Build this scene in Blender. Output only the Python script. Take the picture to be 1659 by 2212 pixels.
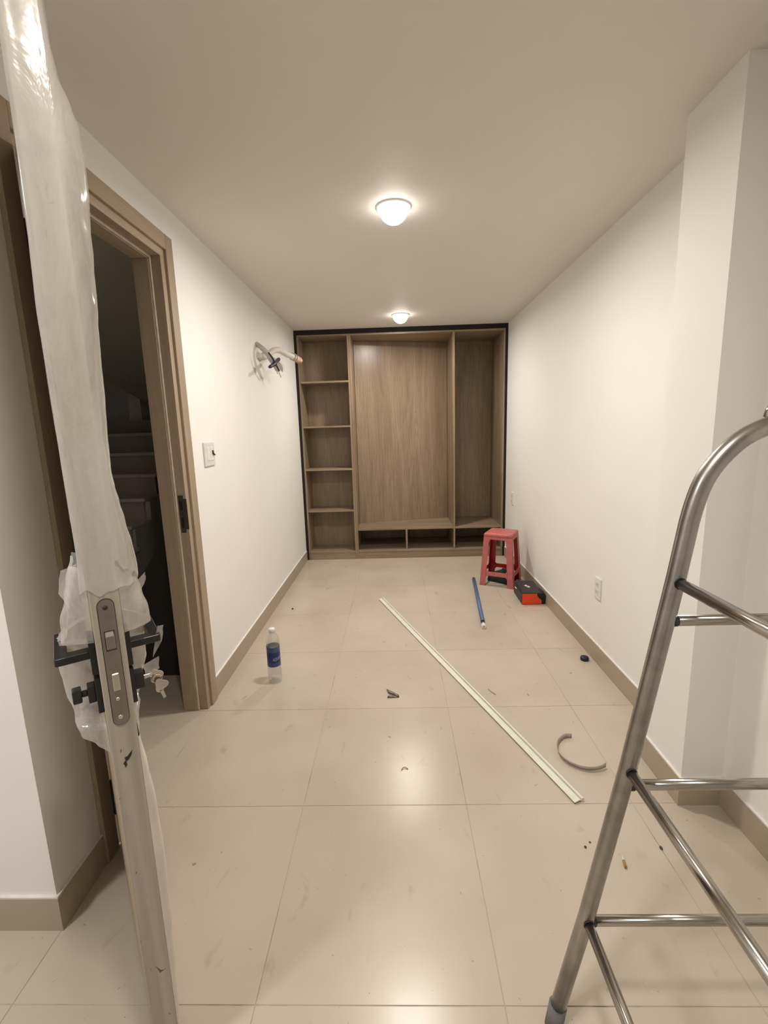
import bpy, bmesh, math, random
from mathutils import Vector, Matrix, noise

for o in list(bpy.data.objects):
    bpy.data.objects.remove(o, do_unlink=True)
SC = bpy.context.scene
C = SC.collection
random.seed(7)
PI = math.pi

# ------------------------------------------------------------------ camera
CAM_F, CAM_PITCH, CAM_ROLL, CAM_YAW, CAM_H = 997.5, 0.1771, 0.0301, 0.0275, 1.3614
_R = (Matrix.Rotation(CAM_YAW, 3, 'Z') @ Matrix.Rotation(-CAM_PITCH, 3, 'X') @ Matrix.Rotation(CAM_ROLL, 3, 'Y'))
_right, _fwd, _up = _R.col[0], _R.col[1], _R.col[2]
cam_data = bpy.data.cameras.new('camera')
cam_data.sensor_fit = 'HORIZONTAL'
cam_data.sensor_width = 36.0
cam_data.lens = 36.0 * CAM_F / 1659.0
cam_data.clip_start = 0.02
cam = bpy.data.objects.new('camera', cam_data)
C.objects.link(cam)
cam.matrix_world = Matrix((
    (_right.x, _up.x, -_fwd.x, 0.0),
    (_right.y, _up.y, -_fwd.y, 0.0),
    (_right.z, _up.z, -_fwd.z, CAM_H),
    (0, 0, 0, 1)))
SC.camera = cam

# ------------------------------------------------------------------ world, exposure
world = bpy.data.worlds.new('world')
SC.world = world
world.use_nodes = True
world.node_tree.nodes['Background'].inputs['Color'].default_value = (1.0, 0.93, 0.85, 1)
world.node_tree.nodes['Background'].inputs['Strength'].default_value = 0.01
vs = SC.view_settings
vs.view_transform = 'Standard'
vs.look = 'None'
vs.gamma = 1.0
vs.use_curve_mapping = False
vs.exposure = 1.75
LAMP_STRENGTH = 110.0
LAMP_WARM = (1.0, 0.932, 0.845)
LAMP_COOL = (1.0, 0.985, 0.975)
LAMPS = [(0.078, 4.302, LAMP_WARM, 1.55), (0.021, 2.294, LAMP_WARM, 1.6),
         (-0.03, 0.29, LAMP_WARM, 0.85), (-1.65, -0.30, LAMP_COOL, 0.27)]  # last one: unseen cool lamp added to light the left facing wall

# ------------------------------------------------------------------ room numbers (metres)
XL, XR, H = -0.976, 1.138, 2.347
XP, YP0, YP1 = 0.992, 1.48, 1.75            # the pilaster on the right wall
YC = 4.782                                  # front of the cabinets
YBACK, YFRONT, XFAR = 5.42, -2.6, -2.6
YN = 1.06                                   # wall that faces the camera at the left
T_WALL = 0.11

# ------------------------------------------------------------------ node helpers
def nmat(name):
    m = bpy.data.materials.new(name)
    m.use_nodes = True
    nt = m.node_tree
    b = nt.nodes['Principled BSDF']
    return m, nt, b

def node(nt, kind, **kw):
    n = nt.nodes.new(kind)
    for k, v in kw.items():
        setattr(n, k, v)
    return n

def setin(n, **kw):
    for k, v in kw.items():
        n.inputs[k.replace('_', ' ')].default_value = v

def coords(nt, scale=(1, 1, 1), kind='Object', rot=(0, 0, 0)):
    tc = node(nt, 'ShaderNodeTexCoord')
    mp = node(nt, 'ShaderNodeMapping')
    mp.inputs['Scale'].default_value = scale
    mp.inputs['Rotation'].default_value = rot
    nt.links.new(tc.outputs[kind], mp.inputs['Vector'])
    return mp.outputs['Vector']

def noise_tex(nt, vec, scale, detail=4.0, rough=0.55, dist=0.0):
    n = node(nt, 'ShaderNodeTexNoise')
    n.inputs['Scale'].default_value = scale
    n.inputs['Detail'].default_value = detail
    n.inputs['Roughness'].default_value = rough
    n.inputs['Distortion'].default_value = dist
    nt.links.new(vec, n.inputs['Vector'])
    return n.outputs['Fac']

def ramp(nt, fac, stops):
    r = node(nt, 'ShaderNodeValToRGB')
    el = r.color_ramp.elements
    while len(el) < len(stops):
        el.new(0.5)
    for e, (p, c) in zip(el, stops):
        e.position = p
        e.color = (c[0], c[1], c[2], 1) if len(c) == 3 else c
    nt.links.new(fac, r.inputs['Fac'])
    return r.outputs['Color']

def mixc(nt, fac, a, b, blend='MIX'):
    m = node(nt, 'ShaderNodeMix')
    m.data_type = 'RGBA'
    m.blend_type = blend
    for sock, v in ((m.inputs[0], fac), (m.inputs[6], a), (m.inputs[7], b)):
        if hasattr(v, 'is_linked') or hasattr(v, 'links'):
            nt.links.new(v, sock)
        elif isinstance(v, (int, float)):
            sock.default_value = v
        else:
            sock.default_value = (v[0], v[1], v[2], 1)
    return m.outputs[2]

def bump(nt, b, height, strength=0.2, dist=0.002):
    n = node(nt, 'ShaderNodeBump')
    n.inputs['Strength'].default_value = strength
    n.inputs['Distance'].default_value = dist
    nt.links.new(height, n.inputs['Height'])
    nt.links.new(n.outputs['Normal'], b.inputs['Normal'])

def plain(name, col, rough=0.5, metal=0.0, var=0.12, scale=30.0, bumpy=0.0):
    """a single colour with a little mottling"""
    m, nt, b = nmat(name)
    v = coords(nt)
    f = noise_tex(nt, v, scale, 3.0)
    d = tuple(c * (1 - var) for c in col)
    u = tuple(min(1.0, c * (1 + var)) for c in col)
    nt.links.new(ramp(nt, f, [(0.3, d), (0.7, u)]), b.inputs['Base Color'])
    b.inputs['Roughness'].default_value = rough
    b.inputs['Metallic'].default_value = metal
    if bumpy:
        bump(nt, b, f, bumpy, 0.001)
    return m

# ------------------------------------------------------------------ materials
def make_paint(name, col):
    m, nt, b = nmat(name)
    v = coords(nt)
    big = noise_tex(nt, v, 1.3, 3.0)
    c0 = tuple(c * 0.97 for c in col)
    nt.links.new(ramp(nt, big, [(0.3, c0), (0.7, col)]), b.inputs['Base Color'])
    b.inputs['Roughness'].default_value = 0.62
    fine = noise_tex(nt, v, 260.0, 2.0)
    bump(nt, b, fine, 0.06, 0.001)
    return m
M_WALL = make_paint('wall_paint', (0.86, 0.845, 0.82))
M_CEIL = make_paint('ceiling_paint', (0.78, 0.745, 0.69))
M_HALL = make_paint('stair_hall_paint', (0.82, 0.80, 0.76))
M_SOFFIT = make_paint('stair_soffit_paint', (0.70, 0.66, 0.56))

def make_tile():
    m, nt, b = nmat('floor_tile_glaze')
    v = coords(nt)
    oi = node(nt, 'ShaderNodeObjectInfo')
    geo = node(nt, 'ShaderNodeNewGeometry')
    w = geo.outputs['Position']
    cloud = noise_tex(nt, w, 2.2, 4.0)
    base = ramp(nt, cloud, [(0.3, (0.50, 0.43, 0.345)), (0.7, (0.575, 0.505, 0.42))])
    tint = ramp(nt, oi.outputs['Random'], [(0.0, (0.955, 0.955, 0.955)), (1.0, (1, 1, 1))])
    base = mixc(nt, 1.0, base, tint, 'MULTIPLY')
    # scuffs and builder's dirt: sparse smudges and specks, all multiplied in
    stretch = node(nt, 'ShaderNodeMapping')
    stretch.inputs['Rotation'].default_value = (0, 0, 0.5)
    stretch.inputs['Scale'].default_value = (1.0, 0.55, 1.0)
    nt.links.new(w, stretch.inputs['Vector'])
    s1 = noise_tex(nt, stretch.outputs[0], 15.0, 3.0, 0.5, 0.4)
    m1 = ramp(nt, s1, [(0.66, (1, 1, 1)), (0.78, (0.80, 0.79, 0.76))])
    base = mixc(nt, 1.0, base, m1, 'MULTIPLY')
    s2 = noise_tex(nt, w, 42.0, 2.0, 0.5, 0.6)
    m2 = ramp(nt, s2, [(0.735, (1, 1, 1)), (0.80, (0.52, 0.50, 0.47))])
    base = mixc(nt, 1.0, base, m2, 'MULTIPLY')
    s3 = noise_tex(nt, w, 110.0, 1.0, 0.5, 0.2)
    m3 = ramp(nt, s3, [(0.785, (1, 1, 1)), (0.82, (0.35, 0.33, 0.30))])
    base = mixc(nt, 1.0, base, m3, 'MULTIPLY')
    nt.links.new(base, b.inputs['Base Color'])
    r = ramp(nt, noise_tex(nt, w, 5.0, 5.0, 0.6), [(0.3, (0.250, 0.250, 0.250)), (0.7, (0.268, 0.268, 0.268))])
    nt.links.new(r, b.inputs['Roughness'])
    b.inputs['Specular IOR Level'].default_value = 0.33
    return m
M_TILE = make_tile()

def make_grout():
    m, nt, b = nmat('tile_grout')
    v = coords(nt)
    f = noise_tex(nt, v, 3.5, 5.0, 0.65)
    nt.links.new(ramp(nt, f, [(0.50, (0.47, 0.40, 0.325)), (0.70, (0.15, 0.125, 0.10))]), b.inputs['Base Color'])
    b.inputs['Roughness'].default_value = 0.85
    return m
M_GROUT = make_grout()
M_SKIRT = plain('baseboard_tile', (0.40, 0.335, 0.25), 0.4, var=0.05, scale=4)
M_CAULK = plain('white_caulk', (0.78, 0.76, 0.72), 0.7, var=0.05)

def make_wood(name, dark, mid, light, axis='Z', rough=0.5, fine=1.0, spec=0.4):
    m, nt, b = nmat(name)
    along, across = 0.55, 5.0
    sc = {'Z': (across, across, along), 'X': (along, across, across), 'Y': (across, along, across)}[axis]
    fs = {'Z': (120, 120, 3.0), 'X': (3.0, 120, 120), 'Y': (120, 3.0, 120)}[axis]
    oi = node(nt, 'ShaderNodeObjectInfo')
    v = coords(nt, sc)
    add = node(nt, 'ShaderNodeVectorMath')
    add.operation = 'ADD'
    nt.links.new(v, add.inputs[0])
    sc3 = node(nt, 'ShaderNodeMath'); sc3.operation = 'MULTIPLY'
    sc3.inputs[1].default_value = 31.0
    nt.links.new(oi.outputs['Random'], sc3.inputs[0])
    nt.links.new(sc3.outputs[0], add.inputs[1])
    n1 = noise_tex(nt, add.outputs[0], 1.0, 6.0, 0.62, 0.9)
    # rings cut lengthwise give the cathedral figure
    ring = node(nt, 'ShaderNodeMath'); ring.operation = 'MULTIPLY'
    ring.inputs[1].default_value = 22.0
    nt.links.new(n1, ring.inputs[0])
    fr = node(nt, 'ShaderNodeMath'); fr.operation = 'PINGPONG'
    fr.inputs[1].default_value = 1.0
    nt.links.new(ring.outputs[0], fr.inputs[0])
    c1 = ramp(nt, n1, [(0.32, dark), (0.5, mid), (0.68, light)])
    c2 = mixc(nt, ramp(nt, fr.outputs[0], [(0.0, (0.42, 0.42, 0.42)), (0.40, (0, 0, 0))]), c1, dark)
    vf = coords(nt, fs)
    n2 = noise_tex(nt, vf, 1.0, 3.0, 0.6)
    c3 = mixc(nt, ramp(nt, n2, [(0.35, (0.45 * fine,) * 3), (0.6, (0, 0, 0))]), c2, tuple(c * 0.72 for c in dark))
    nt.links.new(c3, b.inputs['Base Color'])
    b.inputs['Roughness'].default_value = rough
    b.inputs['Specular IOR Level'].default_value = spec
    bump(nt, b, n2, 0.08, 0.001)
    return m
OAK = ((0.215, 0.155, 0.098), (0.30, 0.225, 0.15), (0.365, 0.28, 0.195))
M_OAK_V = make_wood('oak_laminate_upright', *OAK, axis='Z', rough=0.30)
M_OAK_H = make_wood('oak_laminate_level', *OAK, axis='X', rough=0.42)
FRAME = ((0.315, 0.245, 0.172), (0.375, 0.298, 0.21), (0.42, 0.338, 0.245))
M_FRAME_V = make_wood('door_frame_wood_upright', *FRAME, axis='Z', rough=0.5, fine=0.5)
M_FRAME_H = make_wood('door_frame_wood_level', *FRAME, axis='Y', rough=0.5, fine=0.5)

def make_leaf_wood():
    m, nt, b = nmat('door_leaf_edge_wood')
    v = coords(nt)
    vf = coords(nt, (60, 60, 2.0))
    n = noise_tex(nt, vf, 1.0, 4.0, 0.6)
    base = ramp(nt, n, [(0.3, (0.35, 0.30, 0.25)), (0.7, (0.46, 0.405, 0.345))])
    d = noise_tex(nt, coords(nt, (16, 16, 9)), 1.0, 6.0, 0.65, 0.5)
    dm = ramp(nt, d, [(0.60, (0, 0, 0)), (0.74, (0.5, 0.5, 0.5))])
    base = mixc(nt, dm, base, (0.22, 0.19, 0.17))
    d2 = noise_tex(nt, coords(nt, (44, 44, 30)), 1.0, 3.0, 0.5, 0.8)
    dm2 = ramp(nt, d2, [(0.715, (0, 0, 0)), (0.735, (0.85, 0.85, 0.85))])
    base = mixc(nt, dm2, base, (0.07, 0.065, 0.065))
    nt.links.new(base, b.inputs['Base Color'])
    b.inputs['Roughness'].default_value = 0.6
    return m
M_LEAF = make_leaf_wood()
M_LEAF_FACE = make_wood('door_leaf_face_wood', *FRAME, axis='Z', rough=0.55, fine=0.5)

def make_film(name, clear, milk, rough):
    m = bpy.data.materials.new(name)
    m.use_nodes = True
    nt = m.node_tree
    for n in list(nt.nodes):
        nt.nodes.remove(n)
    out = node(nt, 'ShaderNodeOutputMaterial')
    tr = node(nt, 'ShaderNodeBsdfTransparent')
    tr.inputs['Color'].default_value = (0.96, 0.96, 0.95, 1)
    df = node(nt, 'ShaderNodeBsdfDiffuse'); df.inputs['Color'].default_value = (0.92, 0.90, 0.87, 1)
    tl = node(nt, 'ShaderNodeBsdfTranslucent'); tl.inputs['Color'].default_value = (0.90, 0.88, 0.85, 1)
    gl = node(nt, 'ShaderNodeBsdfGlossy'); gl.inputs['Roughness'].default_value = rough
    gl.inputs['Color'].default_value = (1, 1, 1, 1)
    v = coords(nt, (7, 7, 2.2))
    f = noise_tex(nt, v, 2.0, 5.0, 0.6, 0.7)
    bmp = node(nt, 'ShaderNodeBump')
    bmp.inputs['Strength'].default_value = 0.5
    bmp.inputs['Distance'].default_value = 0.006
    nt.links.new(f, bmp.inputs['Height'])
    for s in (df, tl, gl):
        nt.links.new(bmp.outputs['Normal'], s.inputs['Normal'])
    m1 = node(nt, 'ShaderNodeMixShader'); m1.inputs[0].default_value = 0.45
    nt.links.new(df.outputs[0], m1.inputs[1]); nt.links.new(tl.outputs[0], m1.inputs[2])
    m2 = node(nt, 'ShaderNodeMixShader')
    fc = ramp(nt, f, [(0.3, (milk[0],) * 3), (0.7, (milk[1],) * 3)])
    nt.links.new(fc, m2.inputs[0])
    nt.links.new(tr.outputs[0], m2.inputs[1]); nt.links.new(m1.outputs[0], m2.inputs[2])
    lw = node(nt, 'ShaderNodeLayerWeight'); lw.inputs['Blend'].default_value = 0.5
    nt.links.new(bmp.outputs['Normal'], lw.inputs['Normal'])
    sheen = ramp(nt, lw.outputs['Facing'], [(0.0, (clear,) * 3), (0.6, (clear * 1.5,) * 3), (1.0, (0.35,) * 3)])
    m3 = node(nt, 'ShaderNodeMixShader')
    nt.links.new(sheen, m3.inputs[0])
    nt.links.new(m2.outputs[0], m3.inputs[1]); nt.links.new(gl.outputs[0], m3.inputs[2])
    nt.links.new(m3.outputs[0], out.inputs['Surface'])
    return m
M_FILM = make_film('protective_film', 0.06, (0.34, 0.68), 0.10)
M_FILM_THIN = make_film('torn_protective_film', 0.06, (0.20, 0.58), 0.09)
M_FOAM = plain('foam_wrap', (0.66, 0.61, 0.53), 0.75, var=0.06, scale=14)

def make_clear(name, tint, fres=1.4):
    m = bpy.data.materials.new(name)
    m.use_nodes = True
    nt = m.node_tree
    for n in list(nt.nodes):
        nt.nodes.remove(n)
    out = node(nt, 'ShaderNodeOutputMaterial')
    tr = node(nt, 'ShaderNodeBsdfTransparent'); tr.inputs['Color'].default_value = tint
    gl = node(nt, 'ShaderNodeBsdfGlossy'); gl.inputs['Roughness'].default_value = 0.12
    df = node(nt, 'ShaderNodeBsdfDiffuse'); df.inputs['Color'].default_value = (0.8, 0.8, 0.78, 1)
    v = coords(nt)
    f = noise_tex(nt, v, 55.0, 3.0)
    bmp = node(nt, 'ShaderNodeBump'); bmp.inputs['Strength'].default_value = 0.25
    bmp.inputs['Distance'].default_value = 0.003
    nt.links.new(f, bmp.inputs['Height'])
    nt.links.new(bmp.outputs['Normal'], gl.inputs['Normal'])
    m0 = node(nt, 'ShaderNodeMixShader'); m0.inputs[0].default_value = 0.10
    nt.links.new(tr.outputs[0], m0.inputs[1]); nt.links.new(df.outputs[0], m0.inputs[2])
    lw = node(nt, 'ShaderNodeLayerWeight'); lw.inputs['Blend'].default_value = 0.5
    sheen = ramp(nt, lw.outputs['Facing'], [(0.0, (fres,) * 3), (0.7, (fres * 2,) * 3), (1.0, (0.32,) * 3)])
    m1 = node(nt, 'ShaderNodeMixShader')
    nt.links.new(sheen, m1.inputs[0])
    nt.links.new(m0.outputs[0], m1.inputs[1]); nt.links.new(gl.outputs[0], m1.inputs[2])
    nt.links.new(m1.outputs[0], out.inputs['Surface'])
    return m
M_BOTTLE = make_clear('clear_bottle_plastic', (0.965, 0.965, 0.96, 1), 0.10)
M_WATER = make_clear('water', (0.98, 0.98, 0.98, 1), 0.02)

M_STEEL = plain('stainless_steel', (0.44, 0.41, 0.375), 0.2, 1.0, var=0.08, scale=18)
M_STEEL_DULL = plain('scuffed_stainless_steel', (0.38, 0.358, 0.335), 0.33, 1.0, var=0.16, scale=22)
M_WELD = plain('dark_weld', (0.06, 0.055, 0.05), 0.5, 0.6)
M_RUBBER = plain('grey_rubber', (0.17, 0.163, 0.165), 0.7)
M_BLACK = plain('matt_black_metal', (0.012, 0.012, 0.013), 0.36, 0.0, var=0.2)
M_NICKEL = plain('satin_nickel', (0.26, 0.235, 0.205), 0.42, 0.85, var=0.08)
M_BRIGHT = plain('bright_bolt_metal', (0.62, 0.58, 0.53), 0.25, 1.0)
M_DARKPLATE = plain('dark_strike_metal', (0.055, 0.047, 0.04), 0.45, 0.3, var=0.2)
M_VOID = plain('gap_shade_and_hole_black', (0.008, 0.007, 0.007), 0.85, var=0.2)  # paints the dark of the cabinet gaps and the keeper holes
M_CHARCOAL = plain('stair_shade_and_print_black', (0.018, 0.015, 0.014), 0.7, var=0.2, scale=5)  # paints the shade under the stairs; also the box label print
M_WHITE_PL = plain('white_plastic', (0.80, 0.785, 0.75), 0.35, var=0.03)
M_PLATE_PL = plain('switch_plastic', (0.70, 0.68, 0.64), 0.4, var=0.03)
M_GREY_PL = plain('grey_socket_plastic', (0.48, 0.44, 0.40), 0.5, var=0.05)
M_CHANNEL = plain('pale_trim_plastic', (0.74, 0.73, 0.65), 0.4, var=0.04)
M_CHANNEL_IN = plain('trim_groove_plastic', (0.50, 0.51, 0.45), 0.5, var=0.05)
M_STRIP = plain('grey_edge_band', (0.46, 0.40, 0.34), 0.45, var=0.08)
M_BLUE = plain('blue_tube_plastic', (0.09, 0.145, 0.29), 0.45, var=0.12, scale=40)
M_NAVY = plain('dark_navy_plastic', (0.012, 0.012, 0.035), 0.35)
M_RED_OUT = plain('dusty_red_plastic', (0.50, 0.135, 0.125), 0.45, var=0.12, scale=26)
M_RED_IN = plain('red_plastic', (0.36, 0.008, 0.012), 0.35, var=0.1)
M_BLACK_FAB = plain('black_fabric', (0.013, 0.012, 0.014), 0.8, var=0.3, scale=120, bumpy=0.3)
M_BLACK_PL = plain('black_plastic', (0.018, 0.018, 0.019), 0.45, var=0.25)
M_ORANGE = plain('orange_panel', (0.75, 0.065, 0.012), 0.5, var=0.06)
M_LABEL_W = plain('white_label', (0.72, 0.70, 0.68), 0.5, var=0.03)
M_TAPE_FOAM = plain('white_pipe_insulation', (0.66, 0.62, 0.56), 0.7, var=0.08, scale=60, bumpy=0.2)
M_PEACH = plain('bare_insulation_end', (0.66, 0.50, 0.40), 0.7, var=0.1)
M_DUCT = plain('grey_corrugated_conduit', (0.46, 0.43, 0.40), 0.5, var=0.1, scale=60)
M_COPPER = plain('copper', (0.55, 0.25, 0.14), 0.3, 0.9)
M_PAPER = plain('cigarette_paper', (0.72, 0.68, 0.60), 0.8)
M_FILTER = plain('cork_tipping', (0.36, 0.19, 0.07), 0.8, var=0.25, scale=300)
M_SCRAP = plain('grey_brown_scrap', (0.46, 0.40, 0.33), 0.7, var=0.3, scale=120)
M_EDGE_SHADE = plain('edge_shade_brown', (0.10, 0.08, 0.06), 0.8)  # dark brown that paints the shadow line under the trim profile
M_STRAW = plain('straw_coloured_shaving', (0.42, 0.34, 0.22), 0.7, var=0.2)
M_CRUMB = plain('dark_crumb', (0.06, 0.045, 0.035), 0.8)
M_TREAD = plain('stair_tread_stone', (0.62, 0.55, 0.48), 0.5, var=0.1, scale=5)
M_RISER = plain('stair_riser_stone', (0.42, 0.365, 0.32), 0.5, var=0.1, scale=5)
M_STRINGER = plain('stair_side_render', (0.50, 0.48, 0.43), 0.8, var=0.08, scale=4)
M_SEAL = plain('pale_door_seal', (0.58, 0.50, 0.41), 0.6)
M_RING = plain('lamp_trim_white', (0.85, 0.84, 0.82), 0.4, var=0.02)

def make_label():
    m, nt, b = nmat('bottle_label_print')
    tc = node(nt, 'ShaderNodeTexCoord')
    sep = node(nt, 'ShaderNodeSeparateXYZ')
    nt.links.new(tc.outputs['Object'], sep.inputs[0])
    mr = node(nt, 'ShaderNodeMapRange')
    mr.inputs['From Min'].default_value = 0.098
    mr.inputs['From Max'].default_value = 0.213
    nt.links.new(sep.outputs['Z'], mr.inputs['Value'])
    base = ramp(nt, mr.outputs[0], [(0.0, (0.03, 0.065, 0.20)), (0.20, (0.03, 0.06, 0.19)), (0.24, (0.010, 0.022, 0.12)),
                                    (0.72, (0.010, 0.025, 0.13)), (0.76, (0.05, 0.075, 0.20)), (1.0, (0.055, 0.08, 0.21))])
    f = noise_tex(nt, coords(nt, (70, 70, 150)), 1.0, 3.0, 0.6, 1.0)
    base = mixc(nt, ramp(nt, f, [(0.66, (0, 0, 0)), (0.70, (0.6, 0.6, 0.6))]), base, (0.30, 0.36, 0.50))
    nt.links.new(base, b.inputs['Base Color'])
    b.inputs['Roughness'].default_value = 0.3
    return m
M_LABEL = make_label()

def make_emit(name, col, strength):
    m = bpy.data.materials.new(name)
    m.use_nodes = True
    nt = m.node_tree
    for n in list(nt.nodes):
        nt.nodes.remove(n)
    out = node(nt, 'ShaderNodeOutputMaterial')
    e = node(nt, 'ShaderNodeEmission')
    e.inputs['Color'].default_value = (*col, 1)
    e.inputs['Strength'].default_value = strength
    nt.links.new(e.outputs[0], out.inputs['Surface'])
    return m

def make_diffuser(col):
    m = make_emit('lamp_diffuser', col, 2.2)
    nt = m.node_tree
    out = [n for n in nt.nodes if n.type == 'OUTPUT_MATERIAL'][0]
    em = [n for n in nt.nodes if n.type == 'EMISSION'][0]
    tr = node(nt, 'ShaderNodeBsdfTransparent')
    ad = node(nt, 'ShaderNodeAddShader')
    nt.links.new(em.outputs[0], ad.inputs[0]); nt.links.new(tr.outputs[0], ad.inputs[1])
    nt.links.new(ad.outputs[0], out.inputs['Surface'])
    return m

# ------------------------------------------------------------------ mesh helpers
def bm_box(bm, lo, hi, bev=0.0, seg=1, mi=0):
    lo, hi = Vector(lo), Vector(hi)
    tmp = bmesh.new()
    bmesh.ops.create_cube(tmp, size=1.0)
    for v in tmp.verts:
        v.co = Vector(((lo[i] + hi[i]) / 2 + v.co[i] * (hi[i] - lo[i]) for i in range(3)))
    if bev > 0:
        bmesh.ops.bevel(tmp, geom=list(tmp.edges), offset=bev, segments=seg, affect='EDGES', profile=0.6)
    merge(bm, tmp, mi)

def merge(bm, tmp, mi=0, mat=None):
    if mat is not None:
        tmp.transform(mat)
    vm = {}
    for v in tmp.verts:
        vm[v] = bm.verts.new(v.co)
    for f in tmp.faces:
        try:
            nf = bm.faces.new([vm[v] for v in f.verts])
            nf.material_index = mi if mi else f.material_index
            nf.smooth = f.smooth
        except ValueError:
            pass
    tmp.free()

def bm_tube(bm, pts, r, seg=16, cap=True, mi=0, smooth=True, flat=1.0):
    """sweep a circle (radius r or list of radii) along a polyline"""
    pts = [Vector(p) for p in pts]
    n = len(pts)
    rs = r if isinstance(r, (list, tuple)) else [r] * n
    tang = []
    for i in range(n):
        a = pts[max(0, i - 1)]; b = pts[min(n - 1, i + 1)]
        tang.append((b - a).normalized())
    t0 = tang[0]
    ref = Vector((0, 0, 1)) if abs(t0.z) < 0.9 else Vector((1, 0, 0))
    nrm = (ref - t0 * ref.dot(t0)).normalized()
    rings = []
    for i in range(n):
        if i:
            ax = tang[i - 1].cross(tang[i])
            if ax.length > 1e-8:
                nrm = Matrix.Rotation(tang[i - 1].angle(tang[i]), 3, ax.normalized()) @ nrm
        bi = tang[i].cross(nrm).normalized()
        ring = []
        for k in range(seg):
            a = 2 * PI * k / seg
            ring.append(bm.verts.new(pts[i] + nrm * (rs[i] * math.cos(a) * flat) + bi * (rs[i] * math.sin(a))))
        rings.append(ring)
    for i in range(n - 1):
        for k in range(seg):
            f = bm.faces.new((rings[i][k], rings[i][(k + 1) % seg], rings[i + 1][(k + 1) % seg], rings[i + 1][k]))
            f.smooth = smooth
            f.material_index = mi
    if cap:
        for ring in (rings[0][::-1], rings[-1]):
            f = bm.faces.new(ring)
            f.material_index = mi

def bm_lathe(bm, prof, seg=32, center=(0, 0, 0), mi=0, close=False):
    cx, cy, cz = center
    rings = []
    for (r, z) in prof:
        if r < 1e-6:
            rings.append([bm.verts.new((cx, cy, cz + z))])
        else:
            rings.append([bm.verts.new((cx + r * math.cos(2 * PI * k / seg), cy + r * math.sin(2 * PI * k / seg), cz + z)) for k in range(seg)])
    for a, b in zip(rings[:-1], rings[1:]):
        for k in range(seg):
            k2 = (k + 1) % seg
            if len(a) == 1 and len(b) == 1:
                continue
            if len(a) == 1:
                f = bm.faces.new((a[0], b[k2], b[k]))
            elif len(b) == 1:
                f = bm.faces.new((a[k], a[k2], b[0]))
            else:
                f = bm.faces.new((a[k], a[k2], b[k2], b[k]))
            f.smooth = True
            f.material_index = mi

def bm_prism(bm, poly, lo, hi, axis=1, bev=0.0, mi=0):
    """extrude a 2-D polygon (in the two other axes, in order) from lo to hi along axis"""
    tmp = bmesh.new()
    def P(p, h):
        q = list(p)
        q.insert(axis, h)
        return Vector(q)
    a = [tmp.verts.new(P(p, lo)) for p in poly]
    b = [tmp.verts.new(P(p, hi)) for p in poly]
    tmp.faces.new(a)
    tmp.faces.new(b[::-1])
    n = len(poly)
    for i in range(n):
        tmp.faces.new((a[i], b[i], b[(i + 1) % n], a[(i + 1) % n]))
    bmesh.ops.recalc_face_normals(tmp, faces=list(tmp.faces))
    if bev > 0:
        bmesh.ops.bevel(tmp, geom=list(tmp.edges), offset=bev, segments=1, affect='EDGES')
    merge(bm, tmp, mi)

def bm_grid(bm, rows, mi=0, smooth=True):
    vr = [[bm.verts.new(p) for p in row] for row in rows]
    for a, b in zip(vr[:-1], vr[1:]):
        for i in range(len(a) - 1):
            f = bm.faces.new((a[i], a[i + 1], b[i + 1], b[i]))
            f.smooth = smooth
            f.material_index = mi

def mesh_of(name, bm, mats, recalc=True):
    if recalc:
        bmesh.ops.recalc_face_normals(bm, faces=list(bm.faces))
    me = bpy.data.meshes.new(name)
    bm.to_mesh(me)
    bm.free()
    for m in (mats if isinstance(mats, (list, tuple)) else [mats]):
        me.materials.append(m)
    return me

def obj(name, bm, mats, parent=None, recalc=True):
    me = bm if isinstance(bm, bpy.types.Mesh) else mesh_of(name, bm, mats, recalc)
    o = bpy.data.objects.new(name, me)
    C.objects.link(o)
    if parent is not None:
        o.parent = parent
    return o

def boxobj(name, lo, hi, mat, parent=None, bev=0.0, seg=1):
    bm = bmesh.new()
    bm_box(bm, lo, hi, bev, seg)
    return obj(name, bm, mat, parent)

def tag(o, label=None, cat=None, group=None, kind=None):
    if label: o['label'] = label
    if cat: o['category'] = cat
    if group: o['group'] = group
    if kind: o['kind'] = kind
    return o

def thing(name, label, cat, loc=(0, 0, 0), rotz=0.0, group=None):
    o = bpy.data.objects.new(name, None)
    o.empty_display_size = 0.1
    C.objects.link(o)
    o.location = loc
    o.rotation_euler = (0, 0, rotz)
    return tag(o, label, cat, group)

def struct(name, boxes, mat, label=None, cat=None, parent=None):
    bm = bmesh.new()
    for lo, hi in boxes:
        bm_box(bm, lo, hi)
    o = obj(name, bm, mat, parent)
    return tag(o, label, cat, None, 'structure') if parent is None else o

# ================================================================== STRUCTURE
# door opening in the left wall
YJ0, YJ1 = 1.310, 2.130           # rough opening
ZJ = 2.150
YR0, YR1, ZR = 1.345, 2.095, 2.115  # rebate faces (leaf sits between them)
XW = XL - T_WALL                  # hall side of the left wall
HX0, HY1 = -3.3, 5.30             # stair hall extents
ZTOP = 2.50

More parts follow.
